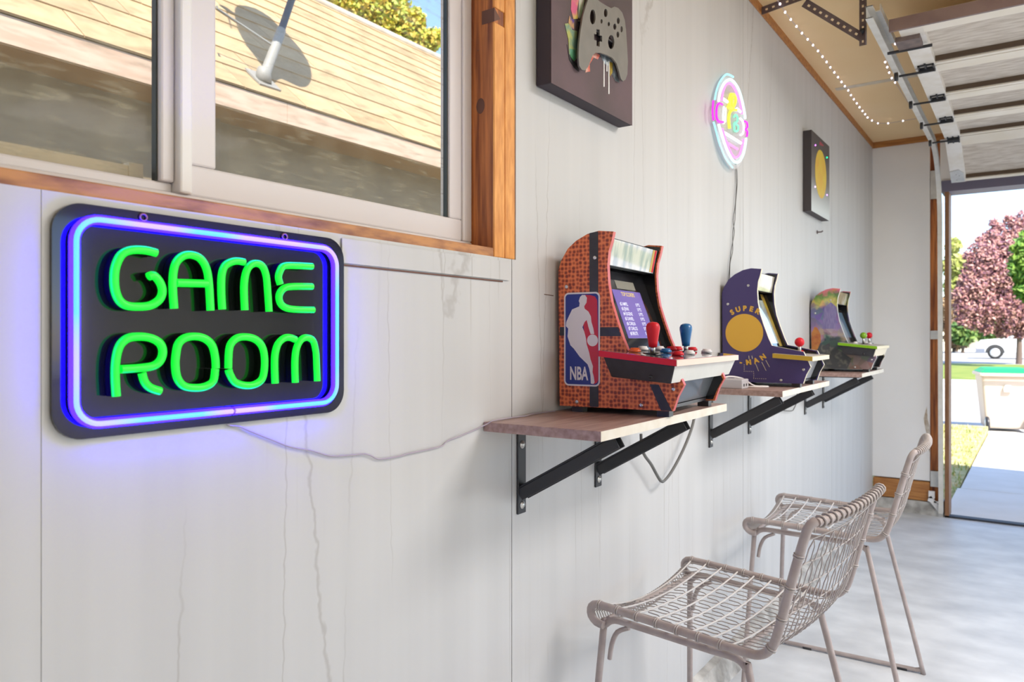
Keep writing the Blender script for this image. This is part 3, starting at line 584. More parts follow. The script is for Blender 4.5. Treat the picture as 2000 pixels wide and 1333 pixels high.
    if kind != 2:
        bd_ = MB(); w = DW / 2 - .007
        bd_.hexa([(.150, -w + .012, zl(.15) - th - .040), (.275, -w + .012, zl(.275) - th - .037), (.275, w - .012, zl(.275) - th - .037), (.150, w - .012, zl(.15) - th - .040), (.137, -w, zl(.137) - th - .0002), (.287, -w, zl(.287) - th - .0002), (.287, w, zl(.287) - th - .0002), (.137, w, zl(.137) - th - .0002)])
        bo = bd_.obj('deck_housing', M_BLKP, T); bevel(bo, .002)
        f = MB().hexa([(.2756, -w + .013, zl(.275) - th - .036), (.2762, -w + .013, zl(.275) - th - .036), (.2762, w - .013, zl(.275) - th - .036), (.2756, w - .013, zl(.275) - th - .036), (.2872, -w + .001, zl(.287) - th - .001), (.288, -w + .001, zl(.287) - th - .001), (.288, w - .001, zl(.287) - th - .001), (.2872, w - .001, zl(.287) - th - .001)])
        f.obj('housing_front', M_SILVB if kind == 1 else M_CREAM, bo)
        MB().lathe([(.0001, 0), (.004, 0), (.004, .0008), (.0001, .0008)], (.236, -w + .0075, zl(.236) - th - .028), 10, M=Matrix.Rotation(math.pi / 2, 3, 'X')).obj('screw_hole', M_BLKG, bo)
    # lower front
    MB().prism([(.262, .098), (.268, .092), (.240, .022), (.234, .026)], i0, i1, yy).obj('kick_panel', pm('kick_grey', (.10, .115, .13), .3, coat=.4) if kind == 1 else M_BLKP if kind == 3 else pm('kick_pale', (.33, .36, .42), .3, var=(.5, .5, .5), scale=10), T)
    MB().box((.012, i0, .013), (.24, i1, .02)).obj('base_panel', M_BLKP, T)
    for a in (.03, .225):
        for b in (-iw + .006, iw - .03): MB().box((a, b, 0), (a + .026, b + .024, .0125)).obj('foot', M_BLKP, T)
    zt = lambda d: zl(d) + .0008
    if kind == 1:
        bat(T, .212, -.135, zt(.212), M_RED); bat(T, .212, .077, zt(.212), M_BLU)
        for d, y, m in ((.178, -.148, M_ORG), (.176, .080, M_RED), (.205, -.038, M_BLU), (.240, .146, M_WHT), (.200, .160, M_RED), (.157, -.052, M_WHT), (.180, .11, M_RED), (.25, -.09, M_RED), (.245, .0, M_WHT), (.165, .03, M_WHT)): btn(T, d, y, zt(d), m)
        # side art: black seams
        yb = -iw - .0004; sp_ = lambda a, b, h: (a, yb - h, b)
        sm = MB().prism([(.076, .0135), (.097, .0135), (.096, .389), (.0755, .3865)], 0, .0003, sp_)
        sm.prism([(.0035, .166), (.0755, .166), (.0755, .185), (.0035, .185)], 0, .0003, sp_); sm.prism([(.0965, .165), (.1485, .165), (.1415, .184), (.0965, .184)], 0, .0003, sp_)
        sm.prism([(.236, .0135), (.2595, .0135), (.231, .066), (.212, .066)], 0, .0003, sp_); sm.obj('seam_print', M_BLKP, T)
        def q(a, b):
            p = PY(1090 + a / 6.35, 560 + b / 6.35, 1.405); return (p.x - .0105, p.z - ST)
        A = [q(78, 150), q(500, 130), q(515, 1170), q(95, 1160)]
        x0, x1, zz0, zz1 = q(82, 600)[0], q(512, 600)[0], q(300, 1236)[1], q(300, 72)[1]
        bdg = MB().prism(rrect(x0, x1, zz0, zz1, .011), 0, .0008, sp_).obj('badge', pm('badge_white', (.72, .70, .74), .4), T)
        MB().prism(rrect(x0 + .0035, x1 - .0035, zz0 + .0035, zz1 - .0035, .008), .0008, .0011, sp_).obj('badge_blue', pm('badge_blue', (.012, .03, .24), .4), bdg)
        rp_ = [(326, 104), (400, 106), (455, 125), (480, 170), (490, 600), (494, 1100), (492, 1160), (478, 1195), (445, 1212), (430, 1205), (420, 1050), (380, 850), (330, 600), (305, 400), (322, 250)]
        MB().prism([q(*p) for p in rp_][::-1], .0011, .0014, sp_).obj('badge_red', pm('badge_red', (.55, .015, .045), .4), bdg)
        si = [(300, 105), (335, 105), (358, 140), (352, 200), (325, 245), (330, 275), (375, 310), (405, 370), (412, 440), (435, 520), (446, 590), (402, 590), (375, 500), (355, 415), (330, 440), (303, 505), (325, 560), (345, 640), (355, 720), (385, 820), (400, 900), (430, 990), (425, 1060), (440, 1120), (450, 1190), (435, 1210), (405, 1205), (400, 1100), (385, 1020), (365, 965), (270, 870), (200, 770), (160, 730), (125, 620), (133, 522), (106, 492), (110, 440), (140, 370), (180, 285), (265, 248), (270, 205), (260, 180), (275, 130)]
        me = fill2d('badge_figure', [[q(*p) for p in si]], .0003, MATS['badge_white'], lambda a, b, h: (a, yb - .0014 - h, b)); link('badge_figure', me, bdg)
        cx_, cz_ = q(425, 668); MB().prism([(cx_ + .0127 * math.cos(i * .2618), cz_ + .0127 * math.sin(i * .2618)) for i in range(24)], .0014, .0018, sp_).obj('badge_ball', MATS['badge_white'], bdg)
        t0 = q(150, 1150); link('badge_lettering', text_mesh('badge_lettering', 'NBA', .0395, MATS['badge_white'], lambda a, b, h: (t0[0] + a, yb - .0016 - h, t0[1] + b), 0, 'LEFT', .0011, .55), bdg)
    if kind == 2:
        yb = -iw - .0004; sp_ = lambda a, b, h: (a, yb - h, b)
        MB().prism([(.0745 + .062 * math.cos(i * .131), .176 + .063 * math.sin(i * .131)) for i in range(48)], 0, .0004, sp_).obj('printed_disc', M_YEL, T)
        def arc_text(body, cxx, czz, R, a0, a1, size, top=True):
            for i, ch in enumerate(body):
                an = math.radians(a0 + (a1 - a0) * i / max(1, len(body) - 1)); px_, pz_ = cxx + R * math.cos(an), czz + R * math.sin(an)
                rt = an - math.pi / 2 if top else an + math.pi / 2
                f = lambda a, b, h: (px_ + a * math.cos(rt) - b * math.sin(rt), yb - .0008, pz_ + a * math.sin(rt) + b * math.cos(rt))
                link('printed_letter', text_mesh('printed_letter', ch, size, M_YEL, f, 0, 'CENTER', .0012, 1.0), T)
        arc_text('SUPER', .078, .176, .074, 122, 60, .023); arc_text('-MAN', .078, .176, .106, 262, 306, .023, False)
        d = MB()
        pts_ = [(.075, .07 - .0055 * i) for i in range(4)] + [(.075 + .006 * i, .048) for i in range(6)] + [(.106, .048 - .006 * i) for i in range(1, 4)] + [(.106 + .0065 * i, .025) for i in range(7)]
        for a, b in pts_: d.prism([(a - .001, b - .001), (a + .001, b - .001), (a + .001, b + .001), (a - .001, b + .001)], 0, .0004, sp_)
        for a0, b0, a1, b1 in ((.112, .074, .122, .050), (.132, .080, .146, .052), (.145, .086, .157, .064), (.09, .10, .091, .088), (.1, .1, .102, .09)):
            d.tube([(a0, yb - .0003, b0), (a1, yb - .0003, b1)], .0009, 4)
        d.obj('printed_marks', M_CREAM, T)
        bat(T, .235, -.045, zt(.235), M_RED, True)
        for dd, y, m in ((.205, -.085, M_RED), (.21, .09, M_RED), (.18, -.02, M_WHT), (.19, .03, M_WHT)): btn(T, dd, y, zt(dd), m, .011)
    if kind == 3:
        yb = -iw - .0004; sp_ = lambda a, b, h: (a, yb - h, b)
        MB().prism([(.004, .10), (.03, .10), (.046, .14), (.044, .175), (.030, .205), (.018, .21), (.010, .19), (.004, .18)], 0, .0004, sp_).obj('printed_patch', pm('ochre_print', (.50, .21, .05), .45, var=(.36, .10, .04), scale=40), T)
        MB().prism([(.004, .012), (.004, .10), (.05, .125), (.10, .115), (.14, .09), (.18, .06), (.16, .012)], 0, .0003, sp_).obj('printed_patch', pm('grey_print', (.06, .065, .07), .45, var=(.22, .22, .18), scale=34, lo=.5, hi=.7), T)
        MB().prism([(.062, .30), (.05, .20), (.11, .20), (.115, .30), (.09, .325)], 0, .0003, sp_).obj('printed_patch', pm('violet_print', (.16, .13, .30), .45, var=(.24, .21, .38), scale=60, st=(4, 1, .6)), T)
        bat(T, .215, -.05, zt(.215), M_GRNP, True); bat(T, .21, .165, zt(.21), M_RED, True)
        for dd, y, m in ((.19, -.11, M_WHT), (.235, .0, M_WHT), (.2, .14, M_WHT)): btn(T, dd, y, zt(dd), m, .010)
    return T
arcade('orange basketball-skin arcade machine with red and blue bat joysticks and an NBA badge', (.0015, 1.555, ST), math.radians(3.4), .305, .45, M_BALL, M_REDT, 1)
arcade('dark blue arcade machine with a yellow disc and the word SUPER on its side', (.0035, 2.588, ST), math.radians(2), .236, .285, M_PURP, M_CREAM, 2)
arcade('small arcade machine with multicoloured patchwork side print and green-edged control deck', (.0035, 3.86, ST), math.radians(1.5), .30, .42, M_ART, M_WHTM, 3)

# =================================================================================== WALL ART
A = thing('controller_canvas', 'dark canvas with a raised grey game controller cut-out and paint splashes', 'wall art', (0, 1.519, 1.681))
hw = .193
M_CANV = pm('canvas_print', (.080, .058, .060), .7, var=(.125, .080, .092), scale=5, bump=.1, bscale=400)
bevel(MB().box((.002, -hw, 0), (.0385, hw, .39)).obj('canvas', pm('canvas_wrap', (.045, .035, .045), .7), A), .002); MB().box((.0386, -hw, 0), (.040, hw, .39)).obj('print', M_CANV, A)
def cq(a, b, x=.05): p = PX(1040 + a / 4.94, b / 4.94, x); return (p.y - 1.519, p.z - 1.681)
out = [(505, 40), (470, 160), (447, 300), (432, 430), (427, 560), (434, 640), (460, 678), (490, 683), (520, 650), (545, 590), (562, 540), (592, 514), (640, 514), (700, 535), (755, 562), (795, 615), (818, 690), (836, 765), (858, 788), (882, 772), (900, 720), (905, 600), (897, 450), (887, 300), (875, 200), (850, 125), (812, 82), (775, 68), (745, 84), (700, 62), (640, 25), (590, -15), (555, -30), (525, -10)]
def ell(cx, cy, rx, ry, n=18): return [(cx + rx * math.cos(-i * 2 * math.pi / n), cy + ry * math.sin(-i * 2 * math.pi / n)) for i in range(n)]
holes = [ell(565, 168, 27, 72), ell(690, 130, 17, 40), ell(743, 410, 30, 68), ell(650, 210, 10, 22, 12), ell(720, 237, 11, 22, 12), ell(812, 205, 14, 32, 12), ell(778, 262, 15, 30, 12), ell(843, 286, 12, 30, 12), ell(808, 338, 13, 30, 12)]
plus = [(600, 285), (632, 292), (632, 345), (655, 350), (655, 408), (632, 404), (632, 455), (602, 448), (602, 396), (578, 390), (578, 330), (600, 336)]
loops = [[cq(*p) for p in out]] + [[cq(*p) for p in h_] for h_ in holes] + [[cq(*p) for p in plus]]
M_CTRL = pm('grey_board', (.17, .165, .15), .5, var=(.20, .19, .172), scale=20)
link('controller_plate', fill2d('controller_plate', loops, .004, M_CTRL, lambda a, b, h: (.0505 + h, a, b)), A)
bx = MB(); (ba, bb_), (bc, bd2) = cq(410, 180, .045), cq(850, 470, .045)
bx.box((.040, ba + .02, bd2), (.0503, bc - .01, bb_)); bx.obj('standoff_block', M_BLKP, A)
def splash(pts, mat, h=.0006): MB().prism([cq(a, b, .0405) for a, b in pts], .0402, .0402 + h, lambda a, b, hh: (hh, a, b)).obj('paint_splash', mat, A)
def blotch(c1, c2, nm, sc=60): return pm(nm, c1, .5, var=c2, scale=sc, lo=.4, hi=.6)
splash([(375, -20), (450, -20), (430, 90), (440, 180), (395, 185), (370, 90)], blotch((.62, .10, .22), (.62, .50, .10), 'pink_yellow_paint', 25))
splash([(450, -20), (500, -20), (490, 80), (460, 180), (440, 170)], blotch((.62, .58, .55), (.45, .62, .35), 'white_paint'))
splash([(355, 150), (375, 180), (400, 190), (400, 290), (372, 275), (345, 215)], blotch((.08, .03, .24), (.5, .28, .10), 'indigo_paint'), .0008)
splash([(310, 230), (345, 225), (385, 290), (430, 300), (430, 560), (400, 590), (352, 520), (345, 380), (325, 300)], blotch((.14, .26, .20), (.40, .42, .10), 'teal_paint', 35), .001)
splash([(352, 470), (410, 480), (415, 570), (395, 590), (362, 540)], blotch((.03, .20, .05), (.10, .30, .20), 'green_paint', 40), .0012)
splash([(330, 430), (350, 520), (395, 590), (440, 620), (445, 690), (405, 660), (355, 580)], pm('black_paint', (.01, .01, .012), .4), .0009)
splash([(555, 530), (600, 505), (650, 530), (630, 575), (590, 555), (550, 620), (555, 690), (510, 700), (520, 640)], blotch((.62, .10, .06), (.65, .35, .28), 'coral_paint'))
splash([(650, 510), (720, 530), (775, 590), (800, 660), (840, 800), (800, 780), (770, 720), (750, 600), (720, 640), (680, 590)], blotch((.40, .46, .52), (.12, .15, .17), 'pale_blue_paint', 50))
splash([(735, 590), (772, 610), (770, 700), (745, 740)], blotch((.45, .33, .03), (.3, .2, .03), 'ochre_paint'), .001)
for (a, b0, b1) in ((688, 590, 838), (735, 590, 908), (716, 600, 690)): splash([(a - 4, b0), (a + 4, b0), (a + 5, b1), (a - 5, b1)], M_VINYL2, .0012)

# second canvas near the garage door, plain yellow disc
A2 = thing('disc_canvas', 'narrow-looking canvas print with a yellow disc near the garage door', 'wall art', (0, 3.775, 1.727))
def grad_canvas():
    m = pm('grey_fade_print', (.05, .045, .05), .5); n = m.node_tree.nodes; L = m.node_tree.links; b = n['Principled BSDF']
    tc = n.new('ShaderNodeTexCoord'); sp = n.new('ShaderNodeSeparateXYZ'); L.new(tc.outputs['Object'], sp.inputs[0])
    r = n.new('ShaderNodeValToRGB'); e = r.color_ramp.elements; mr = n.new('ShaderNodeMapRange'); mr.inputs[1].default_value = 0; mr.inputs[2].default_value = .372; L.new(sp.outputs[2], mr.inputs[0])
    e[0].position = .05; e[0].color = (.62, .66, .66, 1); e[1].position = .45; e[1].color = (.16, .14, .13, 1); x = e.new(.85); x.color = (.06, .05, .05, 1)
    L.new(mr.outputs[0], r.inputs[0]); L.new(r.outputs[0], b.inputs['Base Color']); return m
c2 = MB().box((.002, -.185, 0), (.038, .185, .372)); c2.obj('canvas', pm('dark_canvas_side', (.05, .042, .045), .6), A2)
MB().box((.0381, -.185, 0.0), (.039, .185, .372)).obj('print', grad_canvas(), A2)
MB().prism([(.0 + .115 * math.cos(i * .131), .2 + .115 * math.sin(i * .131)) for i in range(48)], .039, .0398, lambda a, b, h: (h, a, b)).obj('painted_disc', pm('yellow_disc', (.72, .55, .04), .45, var=(.70, .40, .03), scale=14), A2)
splash2 = MB().prism([(-.03, .335), (.05, .345), (.06, .352), (-.02, .355)], .039, .0395, lambda a, b, h: (h, a, b)); splash2.obj('paint_streak', pm('crimson_paint', (.35, .03, .06), .5), A2)
for i, (a, b, c) in enumerate(((-.115, .315, (.7, .2, 1)), (.125, .305, (0, 1, .3)), (-.12, .12, (.9, .5, 1)), (.125, .12, (.6, .3, 1)))):
    MB().lathe([(.0001, 0), (.004, 0), (.004, .003), (.0001, .005)], (.0391, a, b), 10, M=Matrix.Rotation(math.pi / 2, 3, 'Y')).obj('pin_light', em('pin_light_%d' % i, c, 2.5), A2)
hk = MB().tube([(0, 3.87, 1.663), (.022, 3.87, 1.663), (.028, 3.87, 1.668)], .0035, 8).lathe([(.0001, 0), (.009, 0), (.009, .003), (.0001, .003)], (.0012, 3.87, 1.663), 10, M=Matrix.Rotation(math.pi / 2, 3, 'Y'))
tag(hk.obj('wall_hook', M_BRNST), 'small dark screw hook in the wall below the disc canvas', 'hook')

# =================================================================================== ROUND NEON SIGN
N = thing('round_neon_sign', 'round pink, cyan and yellow neon sign glowing on the wall', 'neon sign', (0, 2.535, 1.885))
def nq(a, b, x): p = PX(1380 + a / 6.35, 130 + b / 6.35, x); return p - Vector((0, 2.535, 1.885))
def acrylic():
    m = bpy.data.materials.new('clear_acrylic'); m.use_nodes = True; n = m.node_tree.nodes; L = m.node_tree.links; n.clear(); o = n.new('ShaderNodeOutputMaterial')
    t = n.new('ShaderNodeBsdfTransparent'); g = n.new('ShaderNodeBsdfGlossy'); g.inputs['Roughness'].default_value = .08; x = n.new('ShaderNodeMixShader'); x.inputs[0].default_value = .07
    d_ = n.new('ShaderNodeBsdfDiffuse'); d_.inputs[0].default_value = (.8, .78, .8, 1); y_ = n.new('ShaderNodeMixShader'); y_.inputs[0].default_value = .3; L.new(t.outputs[0], y_.inputs[1]); L.new(d_.outputs[0], y_.inputs[2])
    L.new(y_.outputs[0], x.inputs[1]); L.new(g.outputs[0], x.inputs[2]); L.new(x.outputs[0], o.inputs[0]); return m
MB().prism([(.157 * math.cos(i * .131) + .002, .157 * math.sin(i * .131)) for i in range(48)], .017, .020, lambda a, b, h: (h, a, b)).obj('backing_disc', acrylic(), N)
CY = em('neon_cyan', (.62, 1, 1), 1.7); CY2 = em('neon_cyan_soft', (.38, .85, .95), 1.15); PK = em('neon_pink', (1, .28, .72), 1.25); MG = em('neon_magenta', (1, .02, .80), 1.2); YL = em('neon_yellow', (1, .86, .06), 1.25); GN = em('neon_mint', (.25, 1, .55), 1.1); WH = em('neon_white', (.9, .95, 1), 1.5)
def stroke(nm, pts, mat, r=.0034, x=.026): MB().tube(cat([nq(a, b, x) for a, b in pts], 4), r * 1.2, 8).obj(nm, mat, N)
stroke('ring_tube', [(150, 430), (168, 320), (213, 215), (280, 160), (342, 195), (400, 290), (440, 420), (468, 560), (480, 650)], CY)
stroke('ring_tube', [(150, 720), (185, 835), (232, 980), (290, 1110), (350, 1185), (410, 1175), (458, 1080), (482, 970), (490, 890)], CY)
stroke('rear_ring_arc', [(103, 410), (122, 310), (163, 200), (220, 118), (262, 96), (330, 130)], CY2, .003, .012)  # soft cyan arcs set behind the main ring
stroke('rear_ring_arc', [(88, 690), (120, 800), (170, 980), (238, 1140), (325, 1255)], CY2, .003, .012)
stroke('inner_ring_tube', [(190, 420), (205, 310), (250, 215), (310, 222), (370, 320), (420, 470), (440, 590)], PK)
stroke('inner_ring_tube', [(195, 770), (235, 910), (290, 1045), (350, 1130), (408, 1095), (445, 970), (458, 905)], PK)
stroke('letter_tube', [(192, 472), (152, 458), (128, 505), (122, 600), (134, 660), (172, 688), (205, 690)], MG)
stroke('side_tube', [(84, 425), (76, 560), (86, 668)], MG, .003)
stroke('letter_tube', [(215, 500), (208, 600), (212, 712)], WH, .0028); stroke('letter_tube', [(240, 512), (238, 600), (235, 690)], WH, .002)
stroke('palm_tube', [(300, 345), (338, 350), (360, 400), (350, 470), (318, 515), (282, 480), (285, 405), (300, 350)], YL, .004)
stroke('palm_tube', [(320, 380), (315, 460), (330, 520), (292, 565), (275, 640), (285, 770)], YL, .004)
stroke('palm_tube', [(262, 500), (320, 535), (372, 540)], YL, .0035)
stroke('letter_tube', [(340, 625), (362, 598), (386, 640), (376, 690), (350, 700), (392, 740), (384, 800), (348, 790), (343, 700)], GN, .003)
stroke('letter_tube', [(415, 645), (448, 680), (462, 760), (450, 830), (420, 850)], WH, .003)
stroke('bar_tube', [(208, 402), (258, 440)], WH, .004); stroke('bar_tube', [(375, 522), (420, 562)], WH, .004); stroke('bar_tube', [(222, 822), (425, 950)], WH, .004); stroke('bar_tube', [(262, 950), (383, 1025)], PK, .0035)
stroke('side_tube', [(470, 682), (500, 695), (505, 755), (478, 780), (506, 805), (500, 868)], MG, .003)

# =================================================================================== CABLES
def cable(name, pts, r, mat, lab, k=5): return tag(MB().tube(cat(pts, k), r, 6).obj(name, mat), lab, 'cable')
M_CLR = pm('clear_wire', (.42, .37, .44), .4); M_GRYC = pm('grey_cord', (.14, .14, .135), .6); M_WHC = pm('white_cord', (.72, .68, .68), .5)
pts = [PX(420 + a / 3.704, 780 + b / 3.704, .004) for a, b in ((80, 165), (105, 190), (180, 200), (250, 230), (400, 290), (550, 348), (690, 372), (820, 410), (900, 412), (1000, 405), (1080, 398), (1130, 410), (1190, 435), (1330, 415), (1400, 395), (1520, 370), (1640, 340), (1680, 305), (1780, 265), (1880, 222))]
pts += [Vector((.012, 1.138, .982)), Vector((.018, 1.150, .9875)), Vector((.016, 1.22, .9875)), Vector((.02, 1.26, .9875)), Vector((.012, 1.30, .9875)), Vector((.016, 1.38, .9875))]
cable('sign_wire', pts, .0013, M_CLR, 'thin clear wire drooping from the GAME ROOM sign to the first shelf')
cable('neon_wire', [PX(u, v, .005) for u, v in ((1436, 318), (1438, 360), (1436, 400), (1432, 430), (1434, 455), (1428, 490), (1424, 530), (1422, 560))], .0014, M_GRYC, 'dark twin wire hanging from the round neon sign, left strand')
cable('neon_wire', [PX(u, v, .008) for u, v in ((1438, 318), (1440, 355), (1437, 395), (1435, 432), (1431, 455), (1431, 490), (1426, 515), (1425, 560))], .0014, M_GRYC, 'dark twin wire hanging from the round neon sign, right strand')
cable('hanging_cord', [PX(u, v, .03) for u, v in ((1252, 848), (1253, 868), (1258, 888), (1272, 908), (1284, 930), (1292, 941), (1300, 937), (1314, 918), (1334, 880), (1350, 840), (1357, 812))], .0042, M_GRYC, 'grey power cord hanging in a loop below the first shelf')
cable('thin_cord', [PX(u, v, .012) for u, v in ((1519, 778), (1521, 797), (1530, 802), (1546, 803), (1551, 798), (1556, 785), (1557, 765))], .0022, M_GRYC, 'thin grey cord looping under the middle shelf')
cable('white_cord', [Vector((.05, 2.33, 1.012)), Vector((.07, 2.36, 1.02)), Vector((.10, 2.40, 1.012)), Vector((.13, 2.42, .99)), Vector((.16, 2.43, .9885)), Vector((.175, 2.42, .9885)), Vector((.16, 2.395, .9885)), Vector((.12, 2.38, .9885)), Vector((.08, 2.40, .9885))], .003, M_WHC, 'white cord curled on the middle shelf beside the dark blue arcade machine')
pb = thing('power_adapter', 'pale grey power adapter lying at the near end of the middle shelf', 'adapter', (.085, 2.335, ST))
bevel(MB().box((-.04, -.032, 0), (.045, .032, .03)).obj('body', pm('adapter_grey', (.48, .46, .48), .45), pb), .003)
MB().box((.0451, -.02, .008), (.0462, -.012, .016)).box((.0451, .004, .008), (.0462, .012, .016)).obj('socket_slots', M_BLKP, pb)

# string of little lights along the ceiling
LP = [(1460 + a / 7.143, b / 7.143) for a, b in ((452, 55), (525, 170), (603, 272), (682, 368), (758, 462), (838, 548), (913, 630), (983, 710), (1045, 790), (1102, 865), (1155, 940), (1210, 1010), (1262, 1077), (1310, 1143), (1358, 1203), (1405, 1262))]
LP += [(1460 + a / 3.507, b / 3.507) for a, b in ((708, 652), (728, 680), (748, 708), (767, 735), (787, 760), (805, 783), (822, 805), (852, 826), (893, 845), (963, 845), (1065, 828))]
L3 = [PZ(u, v, 2.418) for u, v in LP]
tail = [Vector((.33, 4.9, 2.418))] + [PZ(1460 + a / 3.507, b / 3.507, 2.418) for a, b in ((1010, 565), (988, 535), (970, 497), (957, 460), (943, 425))]
tail2 = [Vector((.36, 3.6, 2.418)), PZ(1460 + 1012 / 3.507, 300 / 3.507, 2.40)]
SL = thing('string_lights', 'string of tiny white-violet lights strung along the bare ceiling', 'string lights')
MB().tube([L3[0] + Vector((.0, -.5, .01))] + L3 + tail + tail2, .0013, 5).obj('wire', pm('clear_strand', (.60, .50, .56), .4), SL)
mb0 = MB().lathe([(.0001, -.005), (.003, -.004), (.0042, 0), (.003, .004), (.0001, .005)], (0, 0, 0), 8); me = mb0.obj('tmp', em('tiny_bulb', (1, .86, 1), 3.5)); mesh = me.data; bpy.data.objects.remove(me)
for p in L3 + tail[1:] + tail2[1:]: link('bulb', mesh, SL, p)

# =================================================================================== STOOLS
M_STL = pm('greige_paint', (.37, .315, .305), .42, var=(.44, .385, .375), scale=30)
M_WIRL = pm('pale_wire', (.66, .64, .63), .35)
M_WIR = pm('greige_wire', (.46, .42, .405), .4)
SW = .215
prof2 = cat([(-.178, 0, .562), (-.10, 0, .560), (.05, 0, .554), (.14, 0, .550), (.180, 0, .553), (.203, 0, .572), (.216, 0, .605), (.235, 0, .68), (.255, 0, .755), (.268, 0, .800)], 8)
cum = [0]
for i in range(1, len(prof2)): cum.append(cum[-1] + (prof2[i] - prof2[i - 1]).length)
def pf_at(t):
    s = t * cum[-1]
    for i in range(1, len(cum)):
        if cum[i] >= s: return prof2[i - 1].lerp(prof2[i], (s - cum[i - 1]) / max(1e-9, cum[i] - cum[i - 1]))
    return prof2[-1]
def surf(t, wv):
    p = pf_at(t); k = 1 - (wv / SW) ** 2; b = min(1, max(0, (t - .52) / .16)); fr_ = max(0, 1 - t / .10)
    return Vector((p.x + .016 * k * b, wv, p.z - (.016 * (1 - b) + .018 * fr_) * k))
def make_stool(lab):
    T = thing('wire_stool', lab, 'stool', (0, 0, 0), 0, 'woven wire stools along the wall')
    for sg_ in (-1, 1):
        y = sg_ * SW
        pts = [Vector((-.168, y, .520)), Vector((-.186, y, .522)), Vector((-.200, y, .534)), Vector((-.202, y, .548)), Vector((-.194, y, .559))] + [p + Vector((0, y, 0)) for p in prof2]
        pts += [Vector((.274, y * .985, .812)), Vector((.280, y * .95, .817))]
        MB().tube(cat(pts, 2), .0088, 10).obj('side_frame', M_STL, T)
        yt, yb_ = sg_ * .200, sg_ * .250
        lg = [Vector((-.10, yt, .532)), Vector((-.150, yt, .531)), Vector((-.172, yt + sg_ * .001, .515)), Vector((-.178, yt + sg_ * .003, .49)), Vector((-.200, yb_ - sg_ * .004, .03)), Vector((-.196, yb_, .014)), Vector((-.18, yb_, .0095))]
        MB().tube(cat(lg, 4), .0078, 8).obj('leg', M_STL, T)
        lg = [Vector((.08, yt, .528)), Vector((.128, yt, .527)), Vector((.150, yt + sg_ * .001, .512)), Vector((.160, yt + sg_ * .003, .485)), Vector((.262, yb_ - sg_ * .004, .035)), Vector((.262, yb_, .016)), Vector((.245, yb_, .0095))]
        MB().tube(cat(lg, 4), .0078, 8).obj('leg', M_STL, T)
        MB().tube([Vector((-.10, yt, .532)), Vector((.08, yt, .528))], .0078, 8).obj('support_rail', M_STL, T)
        MB().tube([Vector((-.18, yb_, .0095)), Vector((.245, yb_, .0095))], .0078, 8).obj('floor_rail', M_STL, T)
        for xx in (-.12, .19): MB().tube([(xx, yb_, .0065), (xx + .03, yb_, .0065)], .0085, 6).obj('glide', M_BLKP, T)
        MB().tube(cat([Vector((-.115, yt * .985, .522)), Vector((-.145, yt * .975, .505)), Vector((-.160, yt * .97, .475)), Vector((-.166, yt * .97, .44))], 3), .0055, 6).obj('gusset', M_STL, T)
        for t in [.0, .075, .15, .225, .30, .375, .45] + [.62, .72, .82, .92]:
            p = pf_at(t); q = pf_at(min(1, t + .01)); d = (q - p).normalized()
            wr = MB()
            for o_ in (-.0022, .0022):
                c = p + d * o_ + Vector((0, y, 0)); e1 = Vector((0, 1, 0)); e2 = d.cross(e1)
                wr.tube([c + (e1 * math.cos(a) + e2 * math.sin(a)) * .0098 for a in [i * .785 for i in range(8)]], .0015, 5, closed=True)
            wr.obj('wire_wrap', M_WIR, T)
    MB().tube([(-.165, -.2, .531), (-.165, .2, .531)], .006, 8).obj('cross_bar', M_STL, T)
    MB().tube([(.12, -.2, .527), (.12, .2, .527)], .006, 8).obj('cross_bar', M_STL, T)
    top = [surf(1.0, wv) + Vector((.012, 0, .015)) for wv in [-.204 + .0204 * i for i in range(21)]]
    tr_ = MB().tube(top, .0085, 8).obj('top_rail', M_STL, T)
    cw = MB(); k = 17
    for i in range(k):
        f = (i + .5) / k * 20; j = int(f); c = top[j].lerp(top[min(20, j + 1)], f - j); d = (top[min(20, j + 1)] - top[j]).normalized(); e1 = Vector((0, 0, 1)); e2 = d.cross(e1).normalized()
        cw.tube([c + d * (.004 * math.sin(a * .5)) + (e1 * math.cos(a) + e2 * math.sin(a)) * .0105 for a in [q_ * .628 for q_ in range(10)]], .0024, 5, closed=True)
    cw.obj('wire_coil', M_WIR, tr_)
    TK = [.0, .068, .136, .204, .272, .340, .408, .476, .56, .64, .72, .80, .88, .96]
    for t in TK:
        MB().tube([surf(t, -SW + SW * 2 * i / 10) + Vector((0, 0, .002)) for i in range(11)], .0021 if t < .5 else .0013, 6).obj('cross_wire', M_WIRL if t < .5 else M_WIR, T)
    wv_ = MB(); n = 20; dw = 2 * SW / n
    for i in range(n):
        base = -SW + dw * (i + .5); pts = []
        for q in range(len(TK)):
            dirn = 1 if (i + q) % 2 == 0 else -1; hit = base + dirn * dw * .5
            t = TK[q]; t0 = TK[q - 1] if q else t; t1 = TK[q + 1] if q < len(TK) - 1 else 1.0
            if q: pts.append(surf(t - (t - t0) * .34, base))
            pts.append(surf(t, max(-SW, min(SW, hit))))
            if q < len(TK) - 1: pts.append(surf(t + (t1 - t) * .12, base))
        wv_.tube(pts, .00135, 4, caps=False)
    # denser rolled lip at the seat front
    lip = MB()
    for i in range(44):
        a = -SW + 2 * SW * i / 44; p = surf(0, a); q = surf(0, min(SW, a + .012))
        lip.tube([p, p + Vector((-.016, .004, -.006)), q + Vector((-.022, 0, -.020)), q + Vector((-.014, 0, -.036))], .0014, 4, caps=False)
        lip.tube([q, q + Vector((-.014, -.004, -.006)), p + Vector((-.022, 0, -.020))], .0014, 4, caps=False)
    lip.tube([surf(0, -SW + SW * 2 * i / 12) + Vector((-.014, 0, -.036)) for i in range(13)], .0025, 6)
    o = wv_.obj('wire_weave', M_WIR, T); o['kind'] = 'stuff'
